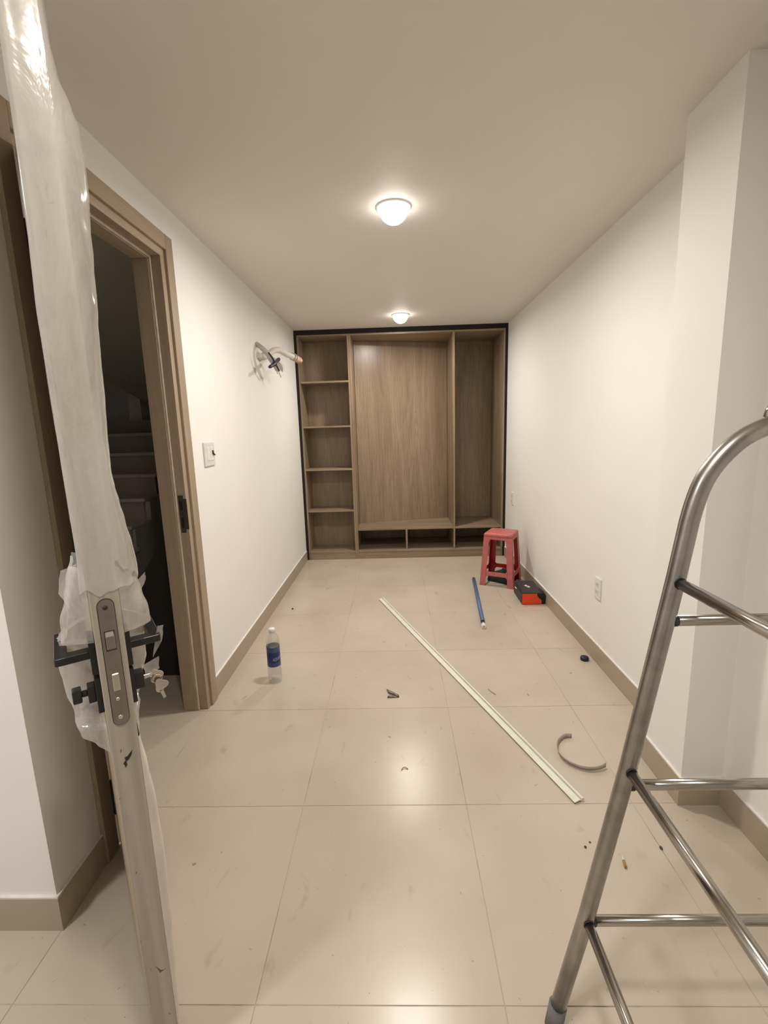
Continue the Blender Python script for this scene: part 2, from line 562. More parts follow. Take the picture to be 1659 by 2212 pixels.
floor = struct('floor', [((HX0 - 0.1, YFRONT - 0.1, -0.12), (XR + 0.12, YBACK + 0.1, -0.0012))], M_GROUT,
               'beige square tiles with thin dirty joints', 'floor')
struct('ceiling', [((XFAR - 0.1, YFRONT - 0.1, H), (XR + 0.12, YBACK + 0.1, H + 0.1))], M_CEIL,
       'plain painted ceiling with round downlights', 'ceiling')
struct('wall_left', [((XW, YN, 0), (XL, YJ0, H)), ((XW, YJ0, ZJ), (XL, YJ1, H)), ((XW, YJ1, 0), (XL, YBACK, H)),
                     ((XFAR, YN, 0), (XW, YN + 0.11, H)), ],
       M_WALL, 'off-white painted wall with the stair doorway', 'wall')
struct('wall_right', [((XR, YFRONT, 0), (XR + 0.12, YBACK, H))], M_WALL, 'off-white painted wall behind the ladder and stool', 'wall')
struct('wall_pilaster', [((XP, YP0, 0), (XR, YP1, H))], M_WALL, 'shallow off-white pilaster jutting from the wall behind the ladder', 'wall')
struct('wall_back', [((HX0, YBACK, 0), (XR + 0.12, YBACK + 0.1, ZTOP))], M_WALL, 'wall behind the oak cabinets', 'wall')
struct('wall_front', [((XFAR, YFRONT - 0.1, 0), (XR + 0.12, YFRONT, H))], M_WALL, 'wall behind the camera', 'wall')
struct('wall_far_left', [((XFAR - 0.1, YFRONT, 0), (XFAR, YN + 0.11, H))], M_WALL, 'side wall of the front area', 'wall')

BH, BT = 0.105, 0.010
def skirting(name, boxes, label):
    o = struct(name, boxes, M_SKIRT, label, 'baseboard')
    return o
bm_specs = [
    ('baseboard_left', [((XL, 2.192, 0), (XL + BT, 4.765, BH)), ((XL, YN - BT, 0), (XL + BT, 1.254, BH)), ((XFAR, YN - BT, 0), (XL, YN, BH))],
     'tan tile skirting along the doorway wall'),
    ('baseboard_right', [((XR - BT, YP1, 0), (XR, 4.765, BH)), ((XP - BT, YP0 - BT, 0), (XP, YP1, BH)),
                         ((XP, YP0 - BT, 0), (XR, YP0, BH)), ((XR - BT, YFRONT, 0), (XR, YP0 - BT, BH))],
     'tan tile skirting along the pilaster wall'),
]
for n, bx, lb in bm_specs:
    skirting(n, bx, lb)
# slim white caulk bead on top of the skirting
def bead(name, boxes, label):
    struct(name, boxes, M_CAULK, label, 'trim')
c = 0.004
bead('trim_1', [((XL, 2.192, BH), (XL + BT - 0.002, 4.765, BH + c)), ((XL, YN - BT + 0.002, BH), (XL + BT - 0.002, 1.254, BH + c)),
                ((XFAR, YN - BT + 0.002, BH), (XL, YN, BH + c))], 'white caulk bead over the doorway wall skirting')
bead('trim_2', [((XR - BT + 0.002, YP1, BH), (XR, 4.765, BH + c)), ((XP - BT + 0.002, YP0 - BT + 0.002, BH), (XP, YP1, BH + c)),
                ((XP, YP0 - BT + 0.002, BH), (XR, YP0, BH + c)), ((XR - BT + 0.002, YFRONT, BH), (XR, YP0 - BT, BH + c))],
     'white caulk bead over the pilaster wall skirting')

# floor tiles, each its own piece
TX, TY, TS, GAP = -0.3716, 0.8814, 0.600, 0.0011
cache = {}
def tile_piece(x0, x1, y0, y1):
    w, d = round(x1 - x0, 4), round(y1 - y0, 4)
    if w < 0.02 or d < 0.02:
        return
    key = (w, d)
    if key not in cache:
        bm = bmesh.new()
        bm_box(bm, (-w / 2, -d / 2, -0.010), (w / 2, d / 2, 0.0), 0.0006)
        cache[key] = mesh_of('tile', bm, M_TILE)
    o = bpy.data.objects.new('tile', cache[key])
    C.objects.link(o)
    o.parent = floor
    o.location = ((x0 + x1) / 2, (y0 + y1) / 2, 0.0)
def tile_area(ax0, ax1, ay0, ay1):
    i0, i1 = math.floor((ax0 - TX) / TS), math.ceil((ax1 - TX) / TS)
    j0, j1 = math.floor((ay0 - TY) / TS), math.ceil((ay1 - TY) / TS)
    for i in range(i0, i1):
        for j in range(j0, j1):
            x0, x1 = max(ax0, TX + i * TS + GAP), min(ax1, TX + (i + 1) * TS - GAP)
            y0, y1 = max(ay0, TY + j * TS + GAP), min(ay1, TY + (j + 1) * TS - GAP)
            tile_piece(x0, x1, y0, y1)
XT = TX - TS
tile_area(XT, XR, YFRONT, YC + 0.3)
tile_area(XFAR, XT, YFRONT, YN)
tile_area(-2.6, XT, YN + 0.11, 2.46)

# ------------------------------------------------------------------ door frame in the left wall
frame = bpy.data.objects.new('door_1', None)
C.objects.link(frame)
frame.location = (XL, YJ0, 0)
tag(frame, 'tan wooden door frame with stepped casing around the dark stair doorway', 'door frame', None, 'structure')
def fr(p):
    return (p[0] - XL, p[1] - YJ0, p[2])
def fbox(name, lo, hi, mat, bev=0.0015, parent=frame):
    return boxobj(name, fr(lo), fr(hi), mat, parent, bev)
XS = XL - 0.046       # leaf rebate depth; the stop lies behind it
for nm, ya, yb, ys in (('jamb', YJ0, YR0, YR0 + 0.013), ('jamb', YR1, YJ1, YR1 - 0.013)):
    bm = bmesh.new()
    bm_box(bm, fr((XW - 0.004, ya, 0)), fr((XL + 0.003, yb, ZR)), 0.0012)
    a, b_ = min(ys, yb if ys > yb else ya), max(ys, ya if ys < ya else yb)
    lo_y, hi_y = (yb, ys) if ys > yb else (ys, ya)
    bm_box(bm, fr((XW - 0.004, lo_y, 0)), fr((XS, hi_y, ZR - 0.013)), 0.0012)
    obj(nm, bm, M_FRAME_V, frame)
bm = bmesh.new()
bm_box(bm, fr((XW - 0.004, YJ0, ZR)), fr((XL + 0.003, YJ1, ZJ)), 0.0012)
bm_box(bm, fr((XW - 0.004, YR0, ZR - 0.013)), fr((XS, YR1, ZR)), 0.0012)
obj('head_jamb', bm, M_FRAME_H, frame)
CT = 0.016
fbox('casing', (XL, 1.254, 0), (XL + CT, YJ0 + 0.002, 2.212), M_FRAME_V, 0.002)
fbox('casing', (XL, YJ1 - 0.002, 0), (XL + CT, 2.192, 2.212), M_FRAME_V, 0.002)
fbox('casing', (XL, YJ0 + 0.002, ZJ - 0.002), (XL + CT, YJ1 - 0.002, 2.212), M_FRAME_H, 0.002)
# pale seal in the corner of the rebate
fbox('door_seal', (XS, YR1 - 0.010, 0), (XS + 0.009, YR1, ZR - 0.010), M_SEAL, 0.002)
fbox('door_seal', (XS, YR0, 0), (XS + 0.009, YR0 + 0.010, ZR - 0.010), M_SEAL, 0.002)
fbox('door_seal', (XS, YR0, ZR - 0.010), (XS + 0.009, YR1, ZR), M_SEAL, 0.002)
# strike plate with its two keeper holes
bm = bmesh.new()
bm_box(bm, fr((XL - 0.034, YR1 - 0.0022, 0.912)), fr((XL - 0.010, YR1, 1.088)), 0.0008)
bm_box(bm, fr((XL - 0.012, YR1 - 0.0022, 0.928)), fr((XL + 0.005, YR1, 1.072)), 0.0008)
sp = obj('strike_plate', bm, M_DARKPLATE, frame)
for za, zb in ((0.935, 0.985), (1.02, 1.062)):
    fbox('keeper_hole', (XL - 0.029, YR1 - 0.0030, za), (XL - 0.015, YR1 - 0.0018, zb), M_VOID, 0, sp)

# ------------------------------------------------------------------ stair hall beyond the doorway
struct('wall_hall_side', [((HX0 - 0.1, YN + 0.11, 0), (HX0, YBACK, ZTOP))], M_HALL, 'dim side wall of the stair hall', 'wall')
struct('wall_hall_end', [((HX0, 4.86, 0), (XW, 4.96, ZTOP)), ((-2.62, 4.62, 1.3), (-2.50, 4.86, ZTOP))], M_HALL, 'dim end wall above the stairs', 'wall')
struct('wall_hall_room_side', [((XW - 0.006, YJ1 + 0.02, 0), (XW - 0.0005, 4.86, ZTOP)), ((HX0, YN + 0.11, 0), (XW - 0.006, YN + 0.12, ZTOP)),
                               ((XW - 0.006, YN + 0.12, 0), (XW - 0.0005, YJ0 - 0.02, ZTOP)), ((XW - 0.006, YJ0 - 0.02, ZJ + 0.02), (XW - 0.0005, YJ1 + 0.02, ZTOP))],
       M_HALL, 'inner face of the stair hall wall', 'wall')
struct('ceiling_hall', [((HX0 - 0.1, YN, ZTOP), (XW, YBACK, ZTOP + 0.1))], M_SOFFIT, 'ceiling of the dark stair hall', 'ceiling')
bm = bmesh.new()
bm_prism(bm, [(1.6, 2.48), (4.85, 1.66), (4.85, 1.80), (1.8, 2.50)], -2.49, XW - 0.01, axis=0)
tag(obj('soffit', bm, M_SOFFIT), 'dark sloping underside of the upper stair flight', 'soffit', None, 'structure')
stairs = thing('staircase', 'dim stone stair flight seen through the doorway', 'staircase', (-2.7, 3.8, 0))
def st(p):
    return (p[0] + 2.7, p[1] - 3.8, p[2])
NST = 8
for k in range(NST):
    z = 1.395 - 0.17 * k
    y = 4.30 - 0.25 * k
    xe = -2.05 + 0.02 * k if k > 1 else -1.60
    if z < 0.1:
        continue
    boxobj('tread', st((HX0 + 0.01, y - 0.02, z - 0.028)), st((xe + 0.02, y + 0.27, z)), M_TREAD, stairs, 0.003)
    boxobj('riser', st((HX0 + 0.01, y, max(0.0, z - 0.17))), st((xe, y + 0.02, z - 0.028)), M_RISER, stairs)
boxobj('skirting', st((HX0 + 0.01, 4.565, 1.395)), st((-1.6, 4.58, 1.52)), M_RISER, stairs)
bm = bmesh.new()
poly = []
for k in range(7):
    z = 1.395 - 0.17 * k; y = 4.30 - 0.25 * k
    poly += [(y + 0.26, z - 0.03), (y + 0.022, z - 0.03)]
poly = poly[2:]
poly += [(2.80, 0.0), (4.60, 0.0), (4.60, 1.19)]
bm_prism(bm, poly, -1.99, -1.95, axis=0)
for v in bm.verts:
    v.co = Vector(st(v.co))
obj('stringer', bm, M_STRINGER, stairs)
# near-black sheet with a sloping top, standing in for deep shade under the stairs
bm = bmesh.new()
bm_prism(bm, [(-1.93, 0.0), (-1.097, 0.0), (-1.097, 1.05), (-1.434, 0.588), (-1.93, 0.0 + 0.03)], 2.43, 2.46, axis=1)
tag(obj('stair_shade_panel', bm, M_CHARCOAL), 'black sheet with a sloping top standing in for the shade under the stairs beyond the doorway', 'panel')

# black strips painting the shade of the open gaps around the cabinets
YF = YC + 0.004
struct('gap_shade_top', [((XL, YF, 2.300), (XR, YF + 0.02, H))], M_VOID, 'black strip standing in for the dark gap above the oak cabinets', 'trim')
struct('gap_shade_left', [((XL, YF, 0), (-0.948, YF + 0.02, 2.300))], M_VOID, 'black strip standing in for the dark gap between the doorway wall and the shelving', 'trim')
struct('gap_shade_right', [((1.112, YF, 0), (XR, YF + 0.02, 2.300))], M_VOID, 'black strip standing in for the dark gap between the wardrobe and the socket wall', 'trim')

# ================================================================== DOOR LEAF
LW, LT, LZ0, LZ1 = 0.735, 0.046, 0.008, 2.108
HP = (-0.972, 1.335)
LDIR = math.atan2(-0.803, 0.596)
leaf = thing('door_leaf', 'open pale door leaf seen edge-on, half wrapped in milky protective film', 'door', (HP[0], HP[1], 0), LDIR)
bm = bmesh.new()
bm_box(bm, (0.008, 0.0, LZ0), (LW - 0.006, LT, LZ1), 0.001)
obj('slab', bm, M_LEAF_FACE, leaf)
bm = bmesh.new()
bm_box(bm, (LW - 0.006, 0.0002, LZ0), (LW, LT - 0.0002, LZ1), 0.0010, 1)
tag(obj('edge_lipping', bm, M_LEAF, leaf), 'pale wooden edge with black scuffs')
# hinges
for zc in (0.18, 1.05, 1.88):
    bm = bmesh.new()
    bm_tube(bm, [(0, -0.004, zc - 0.055), (0, -0.004, zc + 0.055)], 0.0075, 14)
    for s in (-1, 1):
        bm_lathe(bm, [(0.0, 0.012 * s), (0.005, 0.010 * s), (0.0085, 0.004 * s), (0.0085, 0.0)], 12, (0, -0.004, zc + 0.055 * s))
    bm_box(bm, (0.002, -0.0035, zc - 0.05), (0.03, -0.0005, zc + 0.05))
    tag(obj('hinge', bm, M_BLACK, leaf), 'black hinge knuckle')
# lock face plate with rounded ends
PZ0, PZ1, PW = 0.841, 1.083, 0.0125
yc_ = LT / 2
def stadium(z0, z1, w, n=10):
    p = []
    for k in range(n + 1):
        a = PI * k / n
        p.append((yc_ + w * math.cos(a), z1 - w + w * math.sin(a)))
    for k in range(n + 1):
        a = PI + PI * k / n
        p.append((yc_ + w * math.cos(a), z0 + w + w * math.sin(a)))
    return p
bm = bmesh.new()
bm_prism(bm, stadium(PZ0, PZ1, PW), LW - 0.001, LW + 0.0022, axis=0)
plate = tag(obj('lock_plate', bm, M_NICKEL, leaf), 'satin metal lock face plate with rounded ends')
bm = bmesh.new()
bm_prism(bm, stadium(PZ0 - 0.0012, PZ1 + 0.0012, PW + 0.0012), LW - 0.001, LW + 0.0006, axis=0)
obj('plate_recess', bm, M_WELD, plate)
bm = bmesh.new()
bm_prism(bm, [(LW + 0.001, 0.989), (LW + 0.011, 0.993), (LW + 0.011, 1.018), (LW + 0.001, 1.024)], yc_ - 0.007, yc_ + 0.007, axis=1, bev=0.0012)
tag(obj('latch_bolt', bm, M_NICKEL, plate), 'sprung latch bolt')
bm_ = bmesh.new()
bm_box(bm_, (LW + 0.0015, yc_ - 0.0082, 0.987), (LW + 0.0026, yc_ + 0.0082, 1.0255), 0.0004)
obj('latch_slot', bm_, M_WELD, plate)
bm = bmesh.new()
bm_box(bm, (LW + 0.001, yc_ - 0.0055, 0.909), (LW + 0.0045, yc_ + 0.0055, 0.943), 0.0012)
tag(obj('deadbolt', bm, M_BRIGHT, plate), 'bright deadbolt')
for zc, r in ((1.068, 0.0042), (0.893, 0.0036), (0.857, 0.0042)):
    bm = bmesh.new()
    bm_lathe(bm, [(0, 0.0036), (r * 0.7, 0.0034), (r, 0.0024), (r, 0.0)], 14)
    bm.transform(Matrix.Translation((LW + 0.0005, yc_ - 0.001, zc)) @ Matrix.Rotation(PI / 2, 4, 'Y'))
    obj('screw', bm, M_BRIGHT if zc < 1 else M_WELD, plate)

def lever(side):
    """side -1: towards the doorway wall, +1: towards the room"""
    s = side
    y0 = 0.0 if s < 0 else LT
    def B(bm, xa, xb, ya, yb, za, zb, bev=0.0015):
        ys = sorted((y0 + s * ya, y0 + s * yb))
        bm_box(bm, (xa, ys[0], za), (xb, ys[1], zb), bev, 2)
    xn = LW - 0.045
    bm = bmesh.new()
    poly = [(xn, y0 + s * 0.009), (xn, y0 + s * 0.061), (xn - 0.003, y0 + s * 0.064), (xn - 0.135, y0 + s * 0.064),
            (xn - 0.135, y0 + s * 0.044), (xn - 0.024, y0 + s * 0.044), (xn - 0.024, y0 + s * 0.009)]
    bm_prism(bm, poly, 0.962, 0.9765, axis=2, bev=0.0012)
    h = obj('lever_handle', bm, M_BLACK, leaf)
    bm = bmesh.new()
    B(bm, xn - 0.038, xn + 0.014, 0.0, 0.0105, 0.935, 1.003)
    obj('rose', bm, M_BLACK, h)
    # cylinder escutcheon below
    bm = bmesh.new()
    B(bm, xn - 0.038, xn + 0.014, 0.0, 0.0095, 0.858, 0.928)
    e = obj('escutcheon', bm, M_BLACK, leaf)
    bm = bmesh.new()
    B(bm, xn - 0.024, xn + 0.000, 0.0095, 0.022 if s < 0 else 0.026, 0.876, 0.908)
    obj('cylinder', bm, M_BLACK, e)
    if s < 0:
        bm = bmesh.new()
        B(bm, xn - 0.016, xn - 0.006, 0.022, 0.031, 0.889, 0.899)
        B(bm, xn - 0.022, xn + 0.001, 0.031, 0.046, 0.882, 0.907, 0.003)
        obj('thumb_turn', bm, M_BLACK, e)
    return h
lever(-1)
lever(1)

# --- protective film, built as draped sheets around the leaf
def lerp_tab(tab, z):
    if z <= tab[0][0]:
        return tab[0][1]
    for (a, va), (b, vb) in zip(tab[:-1], tab[1:]):
        if a <= z <= b:
            t = (z - a) / (b - a)
            t = t * t * (3 - 2 * t)
            return va + (vb - va) * t
    return tab[-1][1]
def smooth_path(pts, n):
    """Catmull-Rom through 2-D points"""
    P = [Vector((p[0], p[1])) for p in pts]
    P = [P[0] * 2 - P[1]] + P + [P[-1] * 2 - P[-2]]
    out = []
    segs = len(P) - 3
    for k in range(n + 1):
        u = segs * k / n
        i = min(int(u), segs - 1)
        t = u - i
        p0, p1, p2, p3 = P[i:i + 4]
        out.append(0.5 * ((2 * p1) + (p2 - p0) * t + (2 * p0 - 5 * p1 + 4 * p2 - p3) * t * t + (3 * p1 - p0 - 3 * p2 + p3) * t ** 3))
    return out
def wrinkle(x, y, z, amp):
    v = noise.fractal(Vector((x * 16, y * 16, z * 7)), 0.8, 2.0, 4)
    return v * amp
R_UP = [(1.085, 0.034), (1.127, 0.036), (1.168, 0.034), (1.207, 0.028), (1.246, 0.022), (1.277, 0.017), (1.307, 0.015), (1.351, 0.0165),
        (1.395, 0.019), (1.465, 0.023), (1.533, 0.025), (1.599, 0.027), (1.694, 0.031), (1.755, 0.033), (1.802, 0.034), (1.843, 0.033),
        (1.875, 0.026), (1.905, 0.017), (1.953, 0.010), (2.11, 0.005)]
L_UP = [(1.085, 0.010), (1.17, 0.006), (1.40, 0.008), (1.55, 0.009), (1.70, 0.005), (1.80, 0.003), (2.11, 0.002)]
rows = []
NZ = 110
for i in range(NZ + 1):
    z = 1.099 + (2.104 - 1.099) * i / NZ
    r, l = lerp_tab(R_UP, z), lerp_tab(L_UP, z)
    prof = [(LW - 0.24, -0.0012), (LW - 0.10, -0.0025 - l * 0.5), (LW - 0.015, -0.002 - l), (LW + 0.0005, -0.0015 - l * 0.3), (LW + 0.0022, LT * 0.3),
            (LW + 0.0022, LT * 0.8), (LW + 0.0008, LT + 0.002 + r * 0.12), (LW - 0.010, LT + 0.001 + r * 0.6), (LW - 0.045, LT + 0.001 + r * 1.04),
            (LW - 0.11, LT + 0.001 + r * 0.85), (LW - 0.19, LT + 0.001 + r * 0.35), (LW - 0.26, LT + 0.0012)]
    path = smooth_path(prof, 72)
    row = []
    for k, p in enumerate(path):
        free = 0.25 if k < 34 else min(1.0, (k - 34) / 8.0 + 0.25)
        w = wrinkle(p.x, p.y, z, 0.0028) * free * min(1.0, 0.2 + r / 0.02)
        y = p.y
        if k > 42:
            y = max(LT + 0.0008, y + w)
        elif k < 22:
            y = min(-0.0008, y - abs(w) * 1.5)
        x = p.x + (abs(w) * 0.3 if 24 <= k <= 40 else 0)
        zz = z
        if i == 0:
            zz = z + 0.014 * noise.noise(Vector((p.x * 40, p.y * 60, 3.1)))
        row.append(Vector((x, y, zz)))
    rows.append(row)
bm = bmesh.new()
bm_grid(bm, rows)
tag(obj('protective_film', bm, M_FILM, leaf, recalc=False), 'milky plastic film bulging off the upper door edge')

def flap(tab, side, z0, z1, reach, amp, seed, start, n=64):
    """a loose torn sheet on one face of the leaf; bulges by tab(z)"""
    rows = []
    for i in range(n + 1):
        z = z0 + (z1 - z0) * i / n
        o = lerp_tab(tab, z)
        s0 = lerp_tab(start, z)
        o *= 1.0 + s0 * 1.15
        prof = [(LW - s0, 0.0012), (LW - s0 - 0.008, 0.002 + o * 0.45), (LW - s0 - 0.024, 0.002 + o * 0.92), (LW - s0 - 0.045, 0.002 + o), (LW - s0 - 0.085, 0.002 + o * 0.86),
                (LW - s0 - 0.09 - reach * 0.5, 0.002 + o * 0.5), (LW - s0 - 0.09 - reach, 0.0015)]
        path = smooth_path(prof, 44)
        row = []
        for k, p in enumerate(path):
            edge = min(1.0, k / 6.0)
            pl = abs(noise.noise(Vector((p.x * 22, seed, z * 3.2))))
            w = (wrinkle(p.x + seed, p.y, z, amp) - pl * amp * 2.2) * edge
            y = max(0.001, p.y + w)
            zz = z
            if i in (0, n):
                zz += 0.016 * noise.noise(Vector((p.x * 30, seed, 9.0 + i)))
            row.append(Vector((p.x, -y if side < 0 else LT + y, zz)))
        rows.append(row)
    bm = bmesh.new()
    bm_grid(bm, rows)
    return obj('torn_film', bm, M_FILM_THIN, leaf, recalc=False)
L_LOW = [(0.775, 0.001), (0.800, 0.020), (0.824, 0.038), (0.861, 0.049), (0.897, 0.051), (0.933, 0.055), (0.986, 0.051), (1.046, 0.044), (1.088, 0.035),
         (1.120, 0.028), (1.150, 0.020)]
R_LOW = [(0.795, 0.003), (0.823, 0.006), (0.869, 0.024), (0.914, 0.037), (0.959, 0.040), (1.002, 0.046), (1.045, 0.046), (1.075, 0.038), (1.10, 0.034)]
tag(flap(L_LOW, -1, 0.778, 1.150, 0.06, 0.005, 1.7, [(0.84, 0.004), (0.868, 0.086), (0.985, 0.086), (1.005, 0.010), (1.06, 0.006)]), 'torn film hanging loose behind the lever')
tag(flap(R_LOW, 1, 0.798, 1.100, 0.06, 0.005, 4.2, [(0.835, 0.004), (0.862, 0.086), (0.985, 0.086), (1.012, 0.012), (1.06, 0.006)]), 'torn film bulging on the key side')
# little ragged tags of film
def shred(pts, name='film_shred'):
    bm = bmesh.new()
    a = [Vector(p) for p in pts]
    n = 7
    rows = []
    for i in range(n + 1):
        t = i / n
        row = []
        for j in range(n + 1):
            s = j / n
            p = (a[0] * (1 - s) + a[1] * s) * (1 - t) + (a[3] * (1 - s) + a[2] * s) * t
            p = p + Vector((0.004, 0.003, 0.004)) * noise.noise(p * 60)
            row.append(p)
        rows.append(row)
    bm_grid(bm, rows)
    obj(name, bm, M_FILM_THIN, leaf, recalc=False)
shred([(LW - 0.03, LT + 0.028, 1.092), (LW - 0.03, LT + 0.050, 1.112), (LW - 0.05, LT + 0.047, 1.082), (LW - 0.04, LT + 0.030, 1.062)])
shred([(LW - 0.03, -0.010, 1.146), (LW - 0.04, -0.034, 1.136), (LW - 0.04, -0.040, 1.098), (LW - 0.02, -0.030, 1.07)])
shred([(LW - 0.05, LT + 0.060, 0.992), (LW - 0.07, LT + 0.074, 0.984), (LW - 0.06, LT + 0.066, 0.955), (LW - 0.05, LT + 0.046, 0.930)])
shred([(LW - 0.05, LT + 0.026, 0.920), (LW - 0.06, LT + 0.056, 0.924), (LW - 0.06, LT + 0.058, 0.900), (LW - 0.05, LT + 0.028, 0.890)])
# black paint scuff on the bare edge
bm = bmesh.new()
scuff = [(0.018, 0.752), (0.022, 0.757), (0.021, 0.764), (0.026, 0.767), (0.031, 0.775), (0.033, 0.783), (0.029, 0.779), (0.024, 0.774), (0.019, 0.773), (0.020, 0.767), (0.016, 0.762), (0.018, 0.757)]
bm_prism(bm, scuff, LW - 0.0005, LW + 0.0006, axis=0)
tag(obj('paint_scuff', bm, M_BLACK_PL, leaf), 'black paint scuff')
# foam sheet still taped to the lower room face
R_FOAM = [(0.10, 0.003), (0.20, 0.008), (0.308, 0.013), (0.42, 0.0165), (0.527, 0.0185), (0.65, 0.016), (0.729, 0.010), (0.786, 0.004), (0.81, 0.002)]
rows = []
for i in range(61):
    z = 0.02 + (0.806 - 0.02) * i / 60
    o = lerp_tab(R_FOAM, z)
    prof = [(LW + 0.0004, -0.0008), (LW - 0.002, 0.0006 + o * 0.6), (LW - 0.02, 0.001 + o), (LW - 0.10, 0.001 + o * 0.9), (LW - 0.3, 0.001 + o * 0.4), (LW - 0.45, 0.001)]
    rows.append([Vector((p.x, LT + (max(0.0004, p.y) if p.x < LW - 0.0008 else p.y), z)) for p in smooth_path(prof, 26)])
bm = bmesh.new()
bm_grid(bm, rows)
tag(obj('foam_wrap', bm, M_FOAM, leaf, recalc=False), 'cream foam sheet along the lower door edge')
# paint scuffs on the edge are in the material; the key hangs from the cylinder on the room side
key = thing('key', 'silver key hanging from the black lock cylinder in its clear sleeve', 'key',
            leaf_pt := tuple(Matrix.Translation((HP[0], HP[1], 0)) @ Matrix.Rotation(LDIR, 4, 'Z') @ Vector((LW - 0.057, LT + 0.026, 0.892))), LDIR)
bm = bmesh.new()
bm_box(bm, (-0.0012, -0.004, -0.004), (0.0012, 0.014, 0.004), 0.0005)
obj('blade', bm, M_BRIGHT, key)
bm = bmesh.new()
bow = []
for k in range(20):
    a = 2 * PI * k / 20
    r = 0.012 + 0.0025 * math.cos(3 * a)
    bow.append((0.022 + r * math.cos(a), -0.004 + r * 1.1 * math.sin(a)))
bm_prism(bm, bow, -0.0014, 0.0014, axis=0, bev=0.0005)
obj('bow', bm, M_BRIGHT, key)
bm = bmesh.new()
bow2 = [(p[0] + 0.006, p[1] - 0.020) for p in bow]
bm_prism(bm, bow2, 0.006, 0.0085, axis=0, bev=0.0005)
bm_prism(bm, [(0.024, -0.034), (0.031, -0.034), (0.035, -0.052), (0.030, -0.054)], 0.006, 0.0085, axis=0)
tag(obj('spare_key', bm, M_BRIGHT, key), 'second key on the same ring')
bm = bmesh.new()
ringp = [(0.004, 0.023 + 0.009 * math.cos(t * 2 * PI / 20), -0.010 + 0.009 * math.sin(t * 2 * PI / 20)) for t in range(21)]
bm_tube(bm, ringp, 0.0008, 8)
obj('key_ring', bm, M_BRIGHT, key)

# ================================================================== CABINETS
t = 0.0175
unit = thing('shelving_unit', 'narrow oak shelving unit of five open compartments beside the wardrobe', 'shelves', (-0.69, YC, 0))
def ub(name, lo, hi, mat, parent=unit, bev=0.0008):
    p = parent.location
    return boxobj(name, tuple(lo[i] - p[i] for i in range(3)), tuple(hi[i] - p[i] for i in range(3)), mat, parent, bev)
UX0, UX1, UD = -0.948, -0.432, 0.30
ub('side_panel', (UX0, YC, 0), (UX0 + t, YC + UD, 2.300), M_OAK_V)
ub('side_panel', (UX1 - t, YC, 0), (UX1, YC + UD, 2.300), M_OAK_V)
ub('top_panel', (UX0 + t, YC, 2.283), (UX1 - t, YC + UD, 2.300), M_OAK_H)
ub('back_panel', (UX0 + t, YC + UD - 0.008, 0.075), (UX1 - t, YC + UD, 2.283), M_OAK_V)
for z in (1.856, 1.412, 0.974, 0.537, 0.091):
    ub('shelf', (UX0 + t, YC, z - t), (UX1 - t, YC + UD - 0.008, z), M_OAK_H)
ub('plinth', (UX0 + t, YC + 0.004, 0), (UX1 - t, YC + 0.02, 0.0735), M_OAK_H)

ward = thing('wardrobe', 'wide open oak wardrobe carcass with low cubbyholes', 'wardrobe', (0.34, YC, 0))
def wb(name, lo, hi, mat, bev=0.0008):
    return ub(name, lo, hi, mat, ward, bev)
WX0, WX1, WD = -0.431, 1.112, 0.575
D2A, D2B = 0.597, 0.615
wb('side_panel', (WX0, YC, 0), (WX0 + t, YC + WD, 2.300), M_OAK_V)
wb('side_panel', (WX1 - t, YC, 0), (WX1, YC + WD, 2.300), M_OAK_V)
wb('top_panel', (WX0 + t, YC, 2.2825), (WX1 - t, YC + WD, 2.300), M_OAK_H)
wb('divider', (D2A, YC, 0.092), (D2B, YC + WD - 0.012, 2.2825), M_OAK_V)
wb('shelf', (WX0 + t, YC, 0.310), (D2A, YC + WD - 0.012, 0.328), M_OAK_H)
wb('shelf', (D2B, YC, 0.310), (WX1 - t, YC + WD - 0.012, 0.328), M_OAK_H)
wb('cubby_divider', (0.093, YC, 0.092), (0.111, YC + WD - 0.012, 0.310), M_OAK_V)
wb('bottom_panel', (WX0 + t, YC, 0.0745), (WX1 - t, YC + WD - 0.012, 0.092), M_OAK_H)
wb('plinth', (WX0 + t, YC + 0.004, 0), (WX1 - t, YC + 0.02, 0.0735), M_OAK_H)
wb('back_panel', (WX0 + t, YC + WD - 0.011, 0.092), (WX1 - t, YC + WD, 2.2825), M_OAK_V)
# the lining of the middle bay stands askew
a = Vector((WX0 + t + 0.003, YC + 0.305)); b_ = Vector((D2A - 0.003, YC + 0.545))
nrm = Vector((-(b_ - a).y, (b_ - a).x)).normalized() * 0.012
bm = bmesh.new()
bm_prism(bm, [tuple(p - Vector((0.34, YC))) for p in (a, b_, b_ + nrm * 0.9, a + nrm)], 0.329, 2.281, axis=2)
tag(obj('lining_panel', bm, M_OAK_V, ward), 'grained oak sheet set askew in the middle bay')

